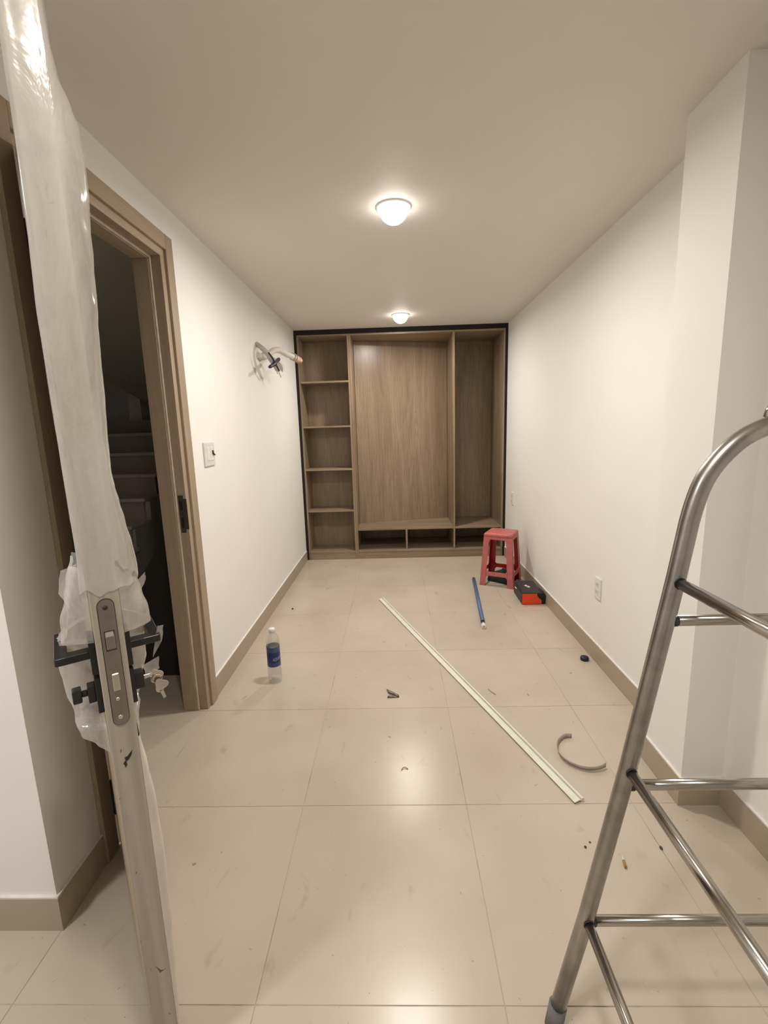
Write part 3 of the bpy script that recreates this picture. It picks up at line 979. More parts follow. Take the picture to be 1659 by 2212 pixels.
# ================================================================== LADDER
lad = thing('step_ladder', 'stainless steel tube ladder with rounded top by the pilaster', 'ladder', (0.72, 0.60, 0))
def lp(p):
    return (p[0] - 0.72, p[1] - 0.60, p[2])
YF_L, YN_L, XC = 0.845, 0.34, 0.722
half = [(0.334, 0.012), (0.391, 0.300), (0.459, 0.672), (0.523, 1.074), (0.540, 1.190)]
arcp = smooth_path([(0.523, 1.074), (0.541, 1.196), (0.563, 1.264), (0.605, 1.316), (0.655, 1.345), (XC, 1.358)], 30)[5:]
left = [Vector(p) for p in half[:4]] + arcp
full = left + [Vector((2 * XC - p.x, p.y)) for p in left[-2::-1]]
for yy in (YF_L, YN_L):
    bm = bmesh.new()
    bm_tube(bm, [lp((p.x, yy, p.y + 0.02)) if i in (0, len(full) - 1) else lp((p.x, yy, p.y)) for i, p in enumerate(full)], 0.0165, 20)
    hoop = tag(obj('side_hoop', bm, M_STEEL_DULL, lad), 'bent steel tube side frame')
    for sgn in (0, 1):
        bm = bmesh.new()
        f0, f1 = Vector((0.331, 0.0)), Vector((0.339, 0.060))
        if sgn:
            f0.x, f1.x = 2 * XC - f0.x, 2 * XC - f1.x
        bm_tube(bm, [lp((f0.x, yy, f0.y)), lp((f1.x, yy, f1.y))], 0.0195, 18)
        obj('rubber_foot', bm, M_RUBBER, lad)
    bm = bmesh.new()
    bm_lathe(bm, [(0, 0.034), (0.012, 0.0325), (0.024, 0.026), (0.031, 0.014), (0.0335, 0.0), (0.030, -0.004), (0, -0.004)], 28)
    bm.transform(Matrix.Translation(lp((0.690, yy, 1.364))))
    obj('knob', bm, M_STEEL, lad)
    # level braces within the hoop
    for z, x0 in ((0.985, 0.512), (0.628, 0.453), (0.292, 0.392)):
        bm = bmesh.new()
        x1 = 2 * XC - x0
        bm_tube(bm, [lp((x0, yy, z)), lp((x1, yy, z))], 0.0105, 16)
        br = obj('brace', bm, M_STEEL, lad)
        for xa, s in ((x0 + 0.0080, 1), (x1 - 0.0080, -1)):
            bm = bmesh.new()
            bm_tube(bm, [lp((xa, yy, z)), lp((xa + 0.0100 * s, yy, z))], 0.0114, 14)
            obj('weld', bm, M_WELD, br)
# rungs joining the two hoops, on both legs
for z, x0 in ((1.064, 0.5215), (0.667, 0.458), (0.300, 0.391)):
    for xx in (x0, 2 * XC - x0):
        bm = bmesh.new()
        bm_tube(bm, [lp((xx, YF_L - 0.006, z)), lp((xx, YN_L + 0.006, z))], 0.0105, 16)
        rg = obj('rung', bm, M_STEEL, lad)
        for ya, s in ((YF_L - 0.0155, -1), (YN_L + 0.0155, 1)):
            bm = bmesh.new()
            bm_tube(bm, [lp((xx, ya, z)), lp((xx, ya + 0.0025 * s, z))], 0.0116, 14)
            obj('weld', bm, M_WELD, rg)

# ================================================================== RED STOOL
SH, SB, ST_ = 0.462, 0.145, 0.118         # height, half base, half top
stool = thing('plastic_stool', 'red plastic stool with square seat and splayed legs against the wall', 'stool', (0.905, 3.935, 0), math.radians(-28.0))
def half_w(z):
    return SB + (ST_ - SB) * (z / (SH - 0.02))
# seat
bm = bmesh.new()
n = 6
def rsq(h, r, z, k=6):
    pts = []
    for cx, cy, a0 in ((h - r, h - r, 0), (-h + r, h - r, PI / 2), (-h + r, -h + r, PI), (h - r, -h + r, 1.5 * PI)):
        for i in range(k + 1):
            a = a0 + PI / 2 * i / k
            pts.append(Vector((cx + r * math.cos(a), cy + r * math.sin(a), z)))
    return pts
rings = [rsq(ST_ + 0.003, 0.012, SH - 0.030), rsq(ST_ + 0.002, 0.012, SH - 0.010), rsq(ST_ - 0.002, 0.012, SH - 0.003), rsq(ST_ - 0.008, 0.012, SH),
         rsq(0.016, 0.015, SH - 0.001), rsq(0.009, 0.0088, SH - 0.001), rsq(0.009, 0.0088, SH - 0.010)]
vr = [[bm.verts.new(p) for p in r] for r in rings]
m_ = len(vr[0])
for a_, b2 in zip(vr[:-1], vr[1:]):
    for i in range(m_):
        f = bm.faces.new((a_[i], a_[(i + 1) % m_], b2[(i + 1) % m_], b2[i])); f.smooth = True
under = [bm.verts.new(p) for p in rsq(ST_ - 0.002, 0.011, SH - 0.030)]
under2 = [bm.verts.new(p) for p in rsq(ST_ - 0.006, 0.011, SH - 0.008)]
for a_, b2 in ((vr[0], under), (under, under2)):
    for i in range(m_):
        f = bm.faces.new((a_[i], b2[i], b2[(i + 1) % m_], a_[(i + 1) % m_])); f.material_index = 1
seat_ = obj('seat', bm, [M_RED_OUT, M_RED_IN], stool)
# legs: angle sections, wide at the top with a curved throat; stretchers; aprons
def wall_panel(outline, face, name, parent):
    """outline in (u along side, z); face 0..3; follows the tapering side plane, 4 mm thick"""
    bm = bmesh.new()
    R = Matrix.Rotation(face * PI / 2, 3, 'Z')
    outer, inner = [], []
    for u, z in outline:
        h = half_w(z)
        outer.append(bm.verts.new(R @ Vector((u * h / SB, -h, z))))
        inner.append(bm.verts.new(R @ Vector((u * h / SB * 0.97, -h + 0.004, z))))
    f = bm.faces.new(outer)
    f2 = bm.faces.new(inner[::-1]); f2.material_index = 1
    nn = len(outline)
    for i in range(nn):
        q = bm.faces.new((outer[i], inner[i], inner[(i + 1) % nn], outer[(i + 1) % nn]))
        q.material_index = 0
    return obj(name, bm, [M_RED_OUT, M_RED_IN], parent)
ZT = SH - 0.029
LWI = 0.053        # leg face width at the foot
def arc(cx, cz, r, a0, a1, k=6):
    return [(cx + r * math.cos(a0 + (a1 - a0) * i / k), cz + r * math.sin(a0 + (a1 - a0) * i / k)) for i in range(k + 1)]
for cidx in range(4):
    bm = bmesh.new()
    # leg at the corner between side cidx (its +u end) and side cidx+1 (its -u end)
    for face, sgn in ((cidx, 1), ((cidx + 1) % 4, -1)):
        R = Matrix.Rotation(face * PI / 2, 3, 'Z')
        out = [(SB, 0.0), (SB, ZT), (SB - 0.070, ZT), (SB - 0.070, ZT - 0.024), (SB - 0.065, ZT - 0.029)] + \
              [(SB - 0.047 - 0.015 * math.cos(q), ZT - 0.045 + 0.015 * math.sin(q)) for q in [PI / 2 - PI / 2 * i / 5 for i in range(1, 6)]][:0] + \
              [(SB - 0.0605, ZT - 0.040), (SB - 0.0575, ZT - 0.052), (SB - 0.0555, ZT - 0.075), (SB - LWI, 0.20), (SB - LWI + 0.004, 0.0)]
        O, I = [], []
        for u, z in out:
            h = half_w(z)
            O.append(bm.verts.new(R @ Vector((sgn * u * h / SB, -h, z))))
            I.append(bm.verts.new(R @ Vector((sgn * (u * h / SB - (0.004 if u >= SB else 0.0)), -h + 0.004, z))))
        if sgn < 0:
            O, I = O[::-1], I[::-1]
        bm.faces.new(O)
        g = bm.faces.new(I[::-1]); g.material_index = 1
        nn = len(O)
        for i in range(nn):
            q = bm.faces.new((O[i], I[i], I[(i + 1) % nn], O[(i + 1) % nn]))
    obj('leg', bm, [M_RED_OUT, M_RED_IN], stool, recalc=False)
    # apron and stretcher of side cidx
    ap = [(-(SB - 0.070), ZT), (SB - 0.070, ZT), (SB - 0.070, ZT - 0.024), (-(SB - 0.070), ZT - 0.024)]
    wall_panel(ap, cidx, 'apron', stool)
    zs = 0.098
    e_ = SB - LWI + 0.006
    sr = [(-e_, zs + 0.048), (-(e_ - 0.010), zs + 0.036), (-(e_ - 0.018), zs + 0.030), (e_ - 0.018, zs + 0.030), (e_ - 0.010, zs + 0.036), (e_, zs + 0.048),
          (e_, zs - 0.024), (e_ - 0.010, zs - 0.012), (e_ - 0.018, zs - 0.006), (-(e_ - 0.018), zs - 0.006), (-(e_ - 0.010), zs - 0.012), (-e_, zs - 0.024)]
    wall_panel(sr, cidx, 'stretcher', stool)

# ================================================================== BLACK CASE UNDER THE STOOL
case = thing('tool_pouch', 'black soft pouch lying on the floor under the red stool', 'pouch', (0.925, 3.975, 0), math.radians(-40))
bm = bmesh.new()
rows = []
for i in range(15):
    v = -1 + 2 * i / 14
    row = []
    for j in range(19):
        u = -1 + 2 * j / 18
        ed = max(0.0, (1 - abs(u) ** 5)) ** 0.5 * max(0.0, (1 - abs(v) ** 5)) ** 0.5
        z = 0.026 + 0.046 * ed + 0.036 * ed * math.exp(-((u - 0.2) ** 2 + (v - 0.2) ** 2) * 2.5) + 0.004 * noise.noise(Vector((u * 3, v * 3, 1)))
        row.append(Vector((u * 0.100, v * 0.080, z)))
    rows.append(row)
bm_grid(bm, rows)
bnd = rows[0] + [r[-1] for r in rows[1:]] + rows[-1][-2::-1] + [r[0] for r in rows[-2:0:-1]]
ba = [bm.verts.new(p) for p in bnd]
bb = [bm.verts.new((p.x * 0.97, p.y * 0.97, 0.001)) for p in bnd]
for i in range(len(bnd)):
    k2 = (i + 1) % len(bnd)
    bm.faces.new((ba[i], bb[i], bb[k2], ba[k2]))
bm.faces.new(bb)
bmesh.ops.remove_doubles(bm, verts=list(bm.verts), dist=1e-5)
obj('body', bm, M_BLACK_FAB, case)
bm = bmesh.new()
bm_tube(bm, [(0.03, 0.0 + 0.012 * math.sin(k), 0.0875 - 0.0006 * k * k) if False else (0.02 + 0.03 * math.cos(k * 0.45), 0.02 + 0.028 * math.sin(k * 0.45), 0.104) for k in range(8)], 0.004, 8)
obj('strap', bm, M_BLACK_PL, case)

# ================================================================== BLACK AND ORANGE BOX
bx = thing('tool_box', 'black box with an orange end panel on the floor by the skirting', 'box', (1.030, 3.40, 0), 0.0)
bm = bmesh.new()
bm_prism(bm, [(-0.082, 0.002), (0.088, 0.002), (0.092, 0.020), (0.092, 0.062), (0.075, 0.092), (-0.078, 0.097), (-0.086, 0.085), (-0.086, 0.012)], 0.0, 0.265, axis=1, bev=0.004)
# narrow the far end a little on the near side, as the case tapers
for v in bm.verts:
    k = v.co.y / 0.265
    if v.co.x < 0:
        v.co.x *= (1 - 0.08 * k)
    v.co.z *= (1 + 0.10 * k)
obj('body', bm, M_BLACK_PL, bx)
bm = bmesh.new()
bm_prism(bm, [(-0.082, 0.005), (0.066, 0.005), (0.066, 0.045)] + [(0.066 - 0.034 * math.sin(q), 0.086 - 0.041 * math.cos(q)) for q in [PI / 2 * i / 6 for i in range(1, 7)]] + [(-0.081, 0.088)],
         -0.004, 0.001, axis=1)
tag(obj('end_panel', bm, M_ORANGE, bx), 'flat orange end panel')
bm = bmesh.new()
bm_tube(bm, [(0.070, -0.010, 0.066), (0.072, 0.05, 0.072), (0.072, 0.10, 0.074)], [0.026, 0.027, 0.022], 18)
bm_box(bm, (0.070, -0.004, 0.004), (0.094, 0.05, 0.05), 0.006, 2)
obj('corner_roll', bm, M_BLACK_FAB, bx)
def on_lid(bm, xa, xb, ya, yb, za, zb):
    rot = Matrix.Rotation(math.radians(-66), 2)
    vs_ = []
    for z in (za, zb):
        for u, v in ((xa, ya), (xb, ya), (xb, yb), (xa, yb)):
            p = rot @ Vector((u, v)) + Vector((-0.006, 0.135))
            vs_.append(bm.verts.new((p.x, p.y, (0.097 - 0.0327 * (p.x + 0.078)) * (1 + 0.10 * p.y / 0.265) + z)))
    a, b2 = vs_[:4], vs_[4:]
    bm.faces.new(a[::-1]); bm.faces.new(b2)
    for i in range(4):
        bm.faces.new((a[i], a[(i + 1) % 4], b2[(i + 1) % 4], b2[i]))
bm = bmesh.new()
on_lid(bm, -0.026, 0.026, -0.011, 0.011, 0.0002, 0.0014)
lab = tag(obj('label', bm, M_LABEL_W, bx), 'small white label')
bm = bmesh.new()
on_lid(bm, -0.007, 0.005, -0.006, 0.006, 0.0014, 0.0018)
obj('label_print', bm, M_CHARCOAL, lab)
bm = bmesh.new()
bm_box(bm, (-0.0875, 0.16, 0.070), (-0.0800, 0.205, 0.074), 0.0006)
obj('clasp', bm, M_LABEL_W, bx)

# ================================================================== BOTTLE
bot = thing('water_bottle', 'clear plastic water bottle with blue label standing on the tiles', 'bottle', (-0.697, 2.352, 0))
prof = [(0, 0.010), (0.018, 0.004), (0.028, 0.000), (0.034, 0.004), (0.037, 0.016), (0.0375, 0.040), (0.0355, 0.052), (0.0375, 0.060), (0.0365, 0.075),
        (0.0370, 0.095), (0.0355, 0.100), (0.0355, 0.212), (0.0370, 0.217), (0.0350, 0.226), (0.0365, 0.236), (0.0355, 0.250), (0.030, 0.266), (0.021, 0.279), (0.0145, 0.285), (0.0135, 0.300)]
bm = bmesh.new()
bm_lathe(bm, prof, 40)
obj('body', bm, M_BOTTLE, bot, recalc=False)
bm = bmesh.new()
bm_lathe(bm, [(0.0352, 0.020), (0.0352, 0.200), (0, 0.200)], 32)
obj('water', bm, M_WATER, bot, recalc=False)
bm = bmesh.new()
bm_lathe(bm, [(0.0135, 0.290), (0.0170, 0.2905), (0.0172, 0.309), (0.0155, 0.3125), (0, 0.313)], 28)
obj('cap', bm, M_WHITE_PL, bot)
RL = 0.0362
bm = bmesh.new()
bm_lathe(bm, [(RL, 0.100), (RL, 0.2125)], 40)
label_o = obj('label_sleeve', bm, M_LABEL, bot, recalc=False)
def bent_text(txt, size, zc, ang0, slope, mat, parent, name='label_lettering', sx=1.0):
    cu = bpy.data.curves.new('lettering_curve', 'FONT')
    cu.body = txt
    cu.size = size
    cu.align_x = 'LEFT'
    cu.resolution_u = 3
    to = bpy.data.objects.new('lettering_tmp', cu)
    C.objects.link(to)
    bpy.context.view_layer.update()
    me = bpy.data.meshes.new_from_object(to)
    bpy.data.objects.remove(to, do_unlink=True)
    bm = bmesh.new()
    bm.from_mesh(me)
    bpy.data.meshes.remove(me)
    bmesh.ops.subdivide_edges(bm, edges=[e for e in bm.edges if e.calc_length() > 0.004], cuts=2)
    for v in bm.verts:
        x, y = v.co.x * sx, v.co.y
        a = ang0 + x / RL
        v.co = Vector(((RL + 0.0005) * math.cos(a), (RL + 0.0005) * math.sin(a), zc + y + slope * x))
    return obj(name, bm, mat, parent)
face_a = math.atan2(-2.352, 0.697)
M_LETTER = plain('pale_blue_print', (0.42, 0.50, 0.66), 0.4, var=0.04)
bent_text('AQUAFINA', 0.0250, 0.134, face_a - 0.18, 0.16, M_LETTER, label_o, sx=0.56)

# ================================================================== THINGS ON THE FLOOR
# pale trim length: L-shaped cable-cover profile lying across the tiles
A, B = Vector((-0.141, 3.570)), Vector((0.640, 1.487))
d = (B - A).normalized()
L = (B - A).length
ang = math.atan2(d.y, d.x)
tr_ = thing('trim_profile', 'long pale plastic trim profile lying diagonally across the tiles', 'trim strip', (A.x, A.y, 0), ang)
bm = bmesh.new()
# local x along, +y to the left of travel = towards the socket wall
bm_prism(bm, [(-0.021, 0.004), (-0.021, 0.0075), (0.004, 0.0105), (0.004, 0.007)], 0.0, L, axis=0)
obj('flange', bm, M_CHANNEL, tr_)
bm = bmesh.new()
bm_prism(bm, [(-0.0205, 0.0), (-0.0205, 0.0045), (-0.018, 0.0045), (-0.018, 0.0)], 0.0, L, axis=0)  # strip below the flange, coloured dark in place of a shadow
tag(obj('edge_shade', bm, M_EDGE_SHADE, tr_), 'dark strip standing in for the shade under the edge')
bm = bmesh.new()
bm_prism(bm, [(0.004, 0.004), (0.004, 0.0065), (0.011, 0.0065), (0.011, 0.004)], 0.0, L, axis=0)
tag(obj('groove', bm, M_CHANNEL_IN, tr_), 'grey-green groove')
bm = bmesh.new()
bm_prism(bm, [(0.011, 0.0), (0.011, 0.012), (0.014, 0.014), (0.020, 0.013), (0.022, 0.010), (0.022, 0.0)], 0.0, L, axis=0)
obj('rail', bm, M_CHANNEL, tr_)

# blue tube
P0, P1 = Vector((0.678, 4.00, 0.0155)), Vector((0.576, 2.975, 0.0155))
dv = (P1 - P0).normalized()
tube = thing('blue_tube', 'straight blue plastic tube with a white end fitting on the floor', 'tube', (P0.x, P0.y, 0))
def tl(p):
    return (p.x - P0.x, p.y - P0.y, p.z)
bm = bmesh.new()
bm_tube(bm, [tl(P0), tl(P1 - dv * 0.085)], 0.0150, 20)
obj('tube_body', bm, M_BLUE, tube)
bm = bmesh.new()
bm_tube(bm, [tl(P1 - dv * 0.085), tl(P1 - dv * 0.045)], 0.0140, 20)
tag(obj('collar', bm, M_NAVY, tube), 'dark collar')
bm = bmesh.new()
bm_tube(bm, [tl(P1 - dv * 0.045), tl(P1 - dv * 0.015), tl(P1)], [0.0145, 0.0150, 0.0135], 20)
tag(obj('end_fitting', bm, M_WHITE_PL, tube), 'white end fitting')
bm = bmesh.new()
bm_tube(bm, [tl(P1 - dv * 0.002), tl(P1 + dv * 0.001)], 0.0075, 14)
obj('bore', bm, M_SCRAP, tube)

# curled edge strip
pts2 = [(0.745, 1.842), (0.714, 1.838), (0.680, 1.806), (0.662, 1.764), (0.660, 1.722), (0.674, 1.688), (0.704, 1.660), (0.742, 1.646), (0.780, 1.648), (0.812, 1.660)]
path = smooth_path(pts2, 60)
cx, cy = 0.73, 1.73
rows_in, rows_out = [], []
for i, p in enumerate(path):
    tt = i / 60
    lean = 0.010 * math.sin(PI * tt)
    dirc = (p - Vector((cx, cy))).normalized()
    lo = Vector((p.x, p.y, 0.0008 + 0.012 * max(0.0, tt - 0.75) ** 1.2))
    hi = Vector((p.x + dirc.x * lean, p.y + dirc.y * lean, lo.z + 0.021))
    rows_in.append([lo, hi])
    off = Vector((dirc.x, dirc.y, 0)) * 0.0011
    rows_out.append([lo + off, hi + off])
bm = bmesh.new()
bm_grid(bm, [[r[0], r[1]] for r in rows_in])
bm_grid(bm, [[r[0], r[1]] for r in rows_out])
for k in (0, 1):
    bm_grid(bm, [[a_[k], b2[k]] for a_, b2 in zip(rows_in, rows_out)])
for r1, r2 in ((rows_in[0], rows_out[0]), (rows_in[-1], rows_out[-1])):
    bm_grid(bm, [[r1[0], r1[1]], [r2[0], r2[1]]])
bmesh.ops.remove_doubles(bm, verts=list(bm.verts), dist=1e-6)
tag(obj('edge_band_strip', bm, M_STRIP), 'curled grey edge-band strip standing on the floor tiles', 'strip')

# black cap
bm = bmesh.new()
bm_lathe(bm, [(0, 0.0), (0.021, 0.0), (0.023, 0.003), (0.0235, 0.016), (0.020, 0.021), (0.012, 0.0225), (0, 0.0225)], 28)
for k in range(0):
    pass
co = obj('cap_disc', bm, M_NAVY)
co.location = (1.076, 2.53, 0)
tag(co, 'small round black cap on the floor near the skirting', 'cap')

# cigarette butt
cb = thing('cigarette_butt', 'cigarette butt with brown filter and white paper on the tiles', 'cigarette butt', (0.686, 1.25, 0), math.atan2(-0.044, -0.009))
bm = bmesh.new(); bm_tube(bm, [(-0.002, 0, 0.0042), (0.022, 0, 0.0042)], [0.0040, 0.0042], 12); obj('filter', bm, M_FILTER, cb)
bm = bmesh.new(); bm_tube(bm, [(-0.021, 0.001, 0.0036), (-0.012, 0, 0.0040), (-0.002, 0, 0.0042)], [0.0016, 0.0034, 0.0040], 12); obj('paper', bm, M_PAPER, cb)

# crumpled scrap in the middle of the floor
sc_ = thing('scrap', 'crumpled grey-brown scrap lying alone in the middle of the floor', 'scrap', (-0.032, 2.202, 0), 0.0)
def leaflet(pts, lift, name):
    bm = bmesh.new()
    rows = []
    a = [Vector(p) for p in pts]
    for i in range(5):
        s = i / 4
        c1 = a[0].lerp(a[1], s); c2 = a[3].lerp(a[2], s)
        rows.append([Vector((c1.lerp(c2, k / 3).x, c1.lerp(c2, k / 3).y, 0.0012 + lift * math.sin(PI * (0.2 + 0.8 * s)) * (0.4 + 0.6 * k / 3))) for k in range(4)])
    bm_grid(bm, rows)
    bmesh.ops.solidify(bm, geom=list(bm.faces), thickness=0.0008)
    obj(name, bm, M_SCRAP, sc_)
leaflet([(-0.046, 0.046), (0.020, -0.008), (0.022, -0.030), (-0.034, 0.004)], 0.010, 'fold')
leaflet([(-0.036, -0.016), (0.016, -0.012), (0.020, -0.030), (-0.040, -0.036)], 0.006, 'fold')
# thin curls of shaving
for pts, lb in (([(0.459, 2.237), (0.463, 2.222), (0.472, 2.203), (0.486, 2.184)], 'thin straw-coloured shaving beside the diagonal trim'),
                ([(-0.006, 1.657), (0.000, 1.668), (0.010, 1.670), (0.020, 1.662)], 'tiny arched straw-coloured shaving in the lamp reflection')):
    bm = bmesh.new()
    bm_tube(bm, [(p[0], p[1], 0.0022 + 0.002 * math.sin(PI * i / 3)) for i, p in enumerate(pts)], 0.0017, 6)
    tag(obj('shaving', bm, M_STRAW), lb, 'shaving')
# crumbs
for x, y, r, lb in ((0.588, 1.303, 0.0042, 'bigger round dark crumb by the ladder leg'), (0.610, 1.321, 0.0032, 'smaller round dark crumb by the ladder leg'),
                    (0.828, 1.298, 0.0046, 'elongated brown crumb between the ladder rungs'), (-0.83, 3.399, 0.008, 'dark crumb near the skirting beyond the water bottle')):
    bm = bmesh.new()
    bmesh.ops.create_icosphere(bm, subdivisions=2, radius=r)
    for v in bm.verts:
        v.co *= 1 + 0.25 * noise.noise(v.co * 400)
        v.co.z = v.co.z * 0.6
        v.co.y *= 1.5 if x > 0.8 else 1.0
    lowest = min(v.co.z for v in bm.verts)
    for v in bm.verts:
        v.co.z -= lowest
    o = obj('crumb', bm, M_CRUMB)
    o.location = (x, y, 0)
    tag(o, lb, 'crumb')

# ================================================================== WALL FITTINGS
# two-gang switch on the left wall
sw = thing('light_switch', 'white wall switch plate with a black lever beside the doorway', 'switch', (XL, 2.41, 1.20))
bm = bmesh.new(); bm_box(bm, (0.0, -0.066, 0.0), (0.009, 0.066, 0.122), 0.003, 2); obj('plate', bm, M_PLATE_PL, sw)
bm = bmesh.new(); bm_box(bm, (0.008, -0.036, 0.028), (0.0115, -0.006, 0.098), 0.0012); obj('rocker', bm, M_WHITE_PL, sw)
bm = bmesh.new(); bm_box(bm, (0.008, 0.008, 0.028), (0.0115, 0.040, 0.098), 0.0012); obj('rocker', bm, M_WHITE_PL, sw)
bm = bmesh.new()
bm_prism(bm, [(0.024, 0.080), (0.028, 0.080), (0.030, 0.066), (0.052, 0.055), (0.050, 0.051), (0.030, 0.057), (0.024, 0.062)], 0.0115, 0.019, axis=0, bev=0.001)
obj('lever', bm, M_BLACK, sw)
# sockets on the right wall
def socket(y, z, label, w=0.074, h=0.122):
    s = thing('wall_socket', label, 'socket', (XR, y, z))
    bm = bmesh.new(); bm_box(bm, (-0.009, -w / 2, 0), (0.0, w / 2, h), 0.0025, 2); obj('plate', bm, M_WHITE_PL, s)
    for z0 in (0.024, 0.068):
        bm = bmesh.new(); bm_box(bm, (-0.0105, -0.020, z0), (-0.0085, 0.020, z0 + 0.030), 0.0008); m_o = obj('socket_module', bm, M_PLATE_PL, s)
        bm = bmesh.new()
        for yy in (-0.010, 0.006):
            bm_box(bm, (-0.0112, yy, z0 + 0.010), (-0.0102, yy + 0.004, z0 + 0.022))
        obj('slot', bm, M_GREY_PL, m_o)
socket(2.535, 0.375, 'white double wall socket between the tool box and the ladder')
socket(4.485, 0.600, 'white wall socket close to the wardrobe above the red stool')

# air-conditioning pipes sticking out of the left wall
pipes = thing('pipe_stub', 'white insulated pipe and grey conduit stub sticking out of the wall near the shelves', 'pipe', (XL, 3.44, 1.95))
def pp(p):
    return Vector((p[0] - XL, p[1] - 3.44, p[2] - 1.95))
def smooth3(pts, n):
    P = [Vector(p) for p in pts]
    P = [P[0] * 2 - P[1]] + P + [P[-1] * 2 - P[-2]]
    out = []
    segs = len(P) - 3
    for k in range(n + 1):
        u = segs * k / n
        i = min(int(u), segs - 1)
        t_ = u - i
        p0, p1, p2, p3 = P[i:i + 4]
        out.append(0.5 * ((2 * p1) + (p2 - p0) * t_ + (2 * p0 - 5 * p1 + 4 * p2 - p3) * t_ * t_ + (3 * p1 - p0 - 3 * p2 + p3) * t_ ** 3))
    return out
pA = [(-0.974, 3.445, 1.914), (-0.957, 3.526, 1.909), (-0.938, 3.617, 1.942), (-0.915, 3.717, 1.987), (-0.893, 3.808, 2.001), (-0.868, 3.919, 1.989), (-0.845, 4.058, 1.989), (-0.838, 4.10, 1.987)]
pa = smooth3([pp(p) for p in pA], 42)
bm = bmesh.new()
bm_tube(bm, pa, [0.0225 + 0.0012 * math.sin(i * 1.9) for i in range(len(pa))], 16)
obj('insulated_pipe', bm, M_TAPE_FOAM, pipes)
pE = [(-0.838, 4.10, 1.987), (-0.822, 4.18, 1.984), (-0.811, 4.245, 1.977)]
bm = bmesh.new()
bm_tube(bm, smooth3([pp(p) for p in pE], 8), [0.025, 0.026, 0.025, 0.025, 0.026, 0.024, 0.022, 0.019, 0.012], 14)
tag(obj('bare_end', bm, M_PEACH, pipes), 'bare peach-coloured pipe end')
bm = bmesh.new()
for q in (pA[-2], pA[-1]):
    ctr = pp(q)
    ring = [ctr + Vector((0.028 * math.cos(a_ * PI / 10), 0.004 * math.sin(a_ * 0.9), 0.028 * math.sin(a_ * PI / 10))) for a_ in range(21)]
    bm_tube(bm, ring, 0.0034, 8)
obj('wire_tie', bm, M_SCRAP, pipes)
bm = bmesh.new()
ctr = pp((-0.826, 4.16, 1.982))
for s in (0, 1):
    w = [ctr + Vector((0.027 * math.cos(a_ * 0.5 + s), 0.05 * (a_ / 14 - 0.2) + 0.06 * s, 0.029 * math.sin(a_ * 0.5 + s))) for a_ in range(15)]
    w += [w[-1] + Vector((0.02, 0.05, -0.02 - 0.03 * s))]
    bm_tube(bm, w, 0.0022, 7)
obj('copper_wire', bm, M_COPPER, pipes)
pB = [(-0.974, 3.450, 1.991), (-0.930, 3.432, 1.958), (-0.900, 3.447, 1.924), (-0.885, 3.481, 1.884), (-0.876, 3.543, 1.856), (-0.872, 3.600, 1.830)]
pb = smooth3([pp(p) for p in pB], 30)
bm = bmesh.new()
bm_tube(bm, pb, [0.0165 + 0.0012 * (i % 2) for i in range(len(pb))], 14)
obj('conduit', bm, M_DUCT, pipes)
bm = bmesh.new()
bm_tube(bm, smooth3([pp(p) for p in ((-0.875, 3.39, 1.918), (-0.860, 3.425, 1.888), (-0.850, 3.492, 1.845), (-0.850, 3.567, 1.815))], 14), 0.0058, 8)
obj('black_cable', bm, M_BLACK_FAB, pipes)
bm = bmesh.new()
bm_tube(bm, smooth3([pp(p) for p in ((-0.862, 3.337, 1.813), (-0.857, 3.426, 1.840), (-0.855, 3.520, 1.875), (-0.860, 3.630, 1.910))], 14),
        [0.009, 0.012, 0.013, 0.012, 0.013, 0.015, 0.016, 0.016, 0.014, 0.012, 0.012, 0.013, 0.014, 0.014, 0.010], 10)
tag(obj('black_tape', bm, M_NAVY, pipes), 'black tape tied across the conduit')
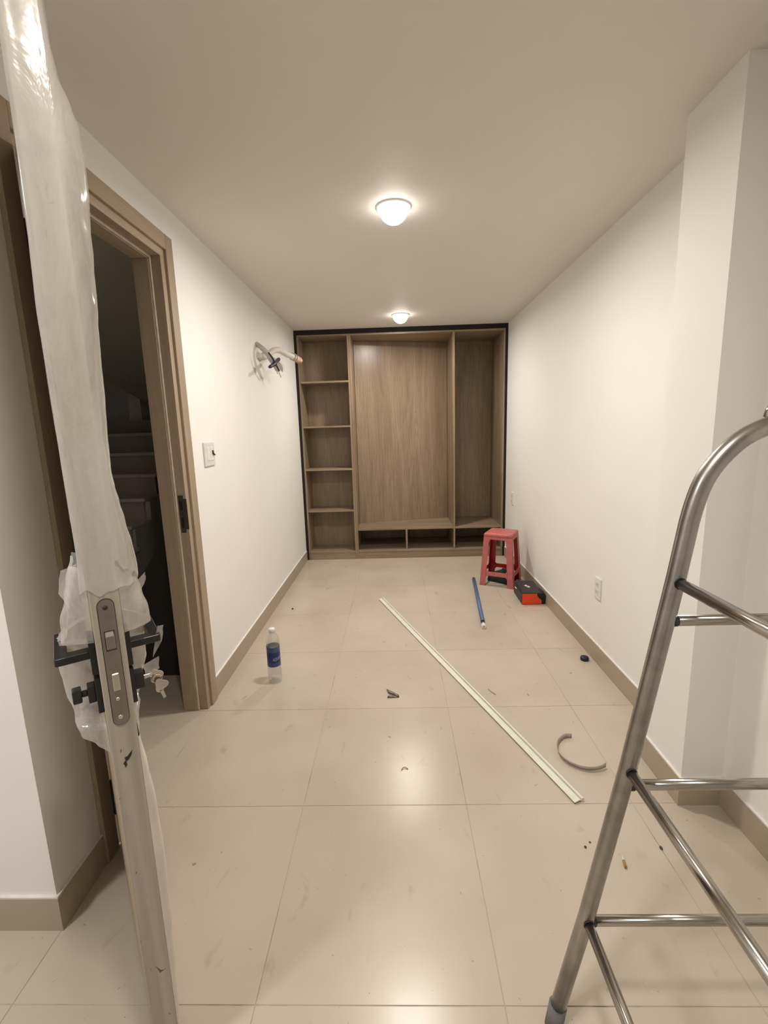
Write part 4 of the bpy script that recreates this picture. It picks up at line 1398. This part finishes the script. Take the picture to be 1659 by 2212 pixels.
for k, (dx, dy, dz) in enumerate(((0.0, 0.02, -0.03), (0.012, 0.06, -0.055), (-0.006, 0.04, -0.02))):
    bm = bmesh.new()
    s0 = pp((-0.872, 3.595, 1.832)) + Vector((0.004 * (k - 1), 0.004 * k, 0.004 * (k - 1)))
    bm_tube(bm, smooth3([s0, s0 + Vector((dx * 0.3, dy * 0.6, dz * 0.4)), s0 + Vector((dx, dy, dz))], 8), 0.0035, 7)
    obj('wire_tail', bm, M_DUCT, pipes)
# small pencil-grey square smear on the wall below the pipes
bm = bmesh.new()
bm_box(bm, (0, -0.030, 0), (0.0012, 0.030, 0.036), 0.0004)
o = obj('filler_patch', bm, plain('grey_filler', (0.50, 0.46, 0.41), 0.8, var=0.1))
o.location = (XL, 3.372, 1.783)
tag(o, 'small grey filler patch on the wall below the pipe stub', 'patch')

# ================================================================== CEILING LIGHTS
def downlight(x, y, col, k, label, g=1.0):
    d = thing('downlight', label, 'ceiling light', (x, y, H), 0.0, 'round downlights in a row along the ceiling' if g == 1.0 else None)
    bm = bmesh.new()
    bm_lathe(bm, [(0.066 * g, 0.0), (0.066 * g, -0.006), (0.070 * g, -0.0085), (0.078 * g, -0.006), (0.082 * g, 0.0)], 48)
    obj('trim_ring', bm, M_RING, d)
    bm = bmesh.new()
    bm_lathe(bm, [(0.0, -0.0020), (0.0640 * g, -0.0015)], 48)
    for f in bm.faces:
        f.normal_update()
        if f.normal.z > 0:
            f.normal_flip()
    obj('led_board', bm, make_emit('lamp_glow', col, LAMP_STRENGTH * k), d, recalc=False)
    bm = bmesh.new()
    bm_lathe(bm, [(0.0665 * g * math.sin(q), -0.006 - 0.066 * math.cos(q)) for q in [PI / 2 * i / 10 for i in range(11)]], 48)
    obj('diffuser', bm, make_diffuser(col), d, recalc=False)
names = ['lit round downlight close to the wardrobe', 'lit round downlight in the middle of the ceiling',
         'lit round downlight above the ladder', 'unseen cool ceiling lamp added in the front area left of the row, enlarged for soft shadows']
for (x, y, col, k), lb in zip(LAMPS, names):
    downlight(x, y, col, k, lb, 2.5 if col is LAMP_COOL else 1.0)  # the added cool lamp is enlarged to soften its shadows
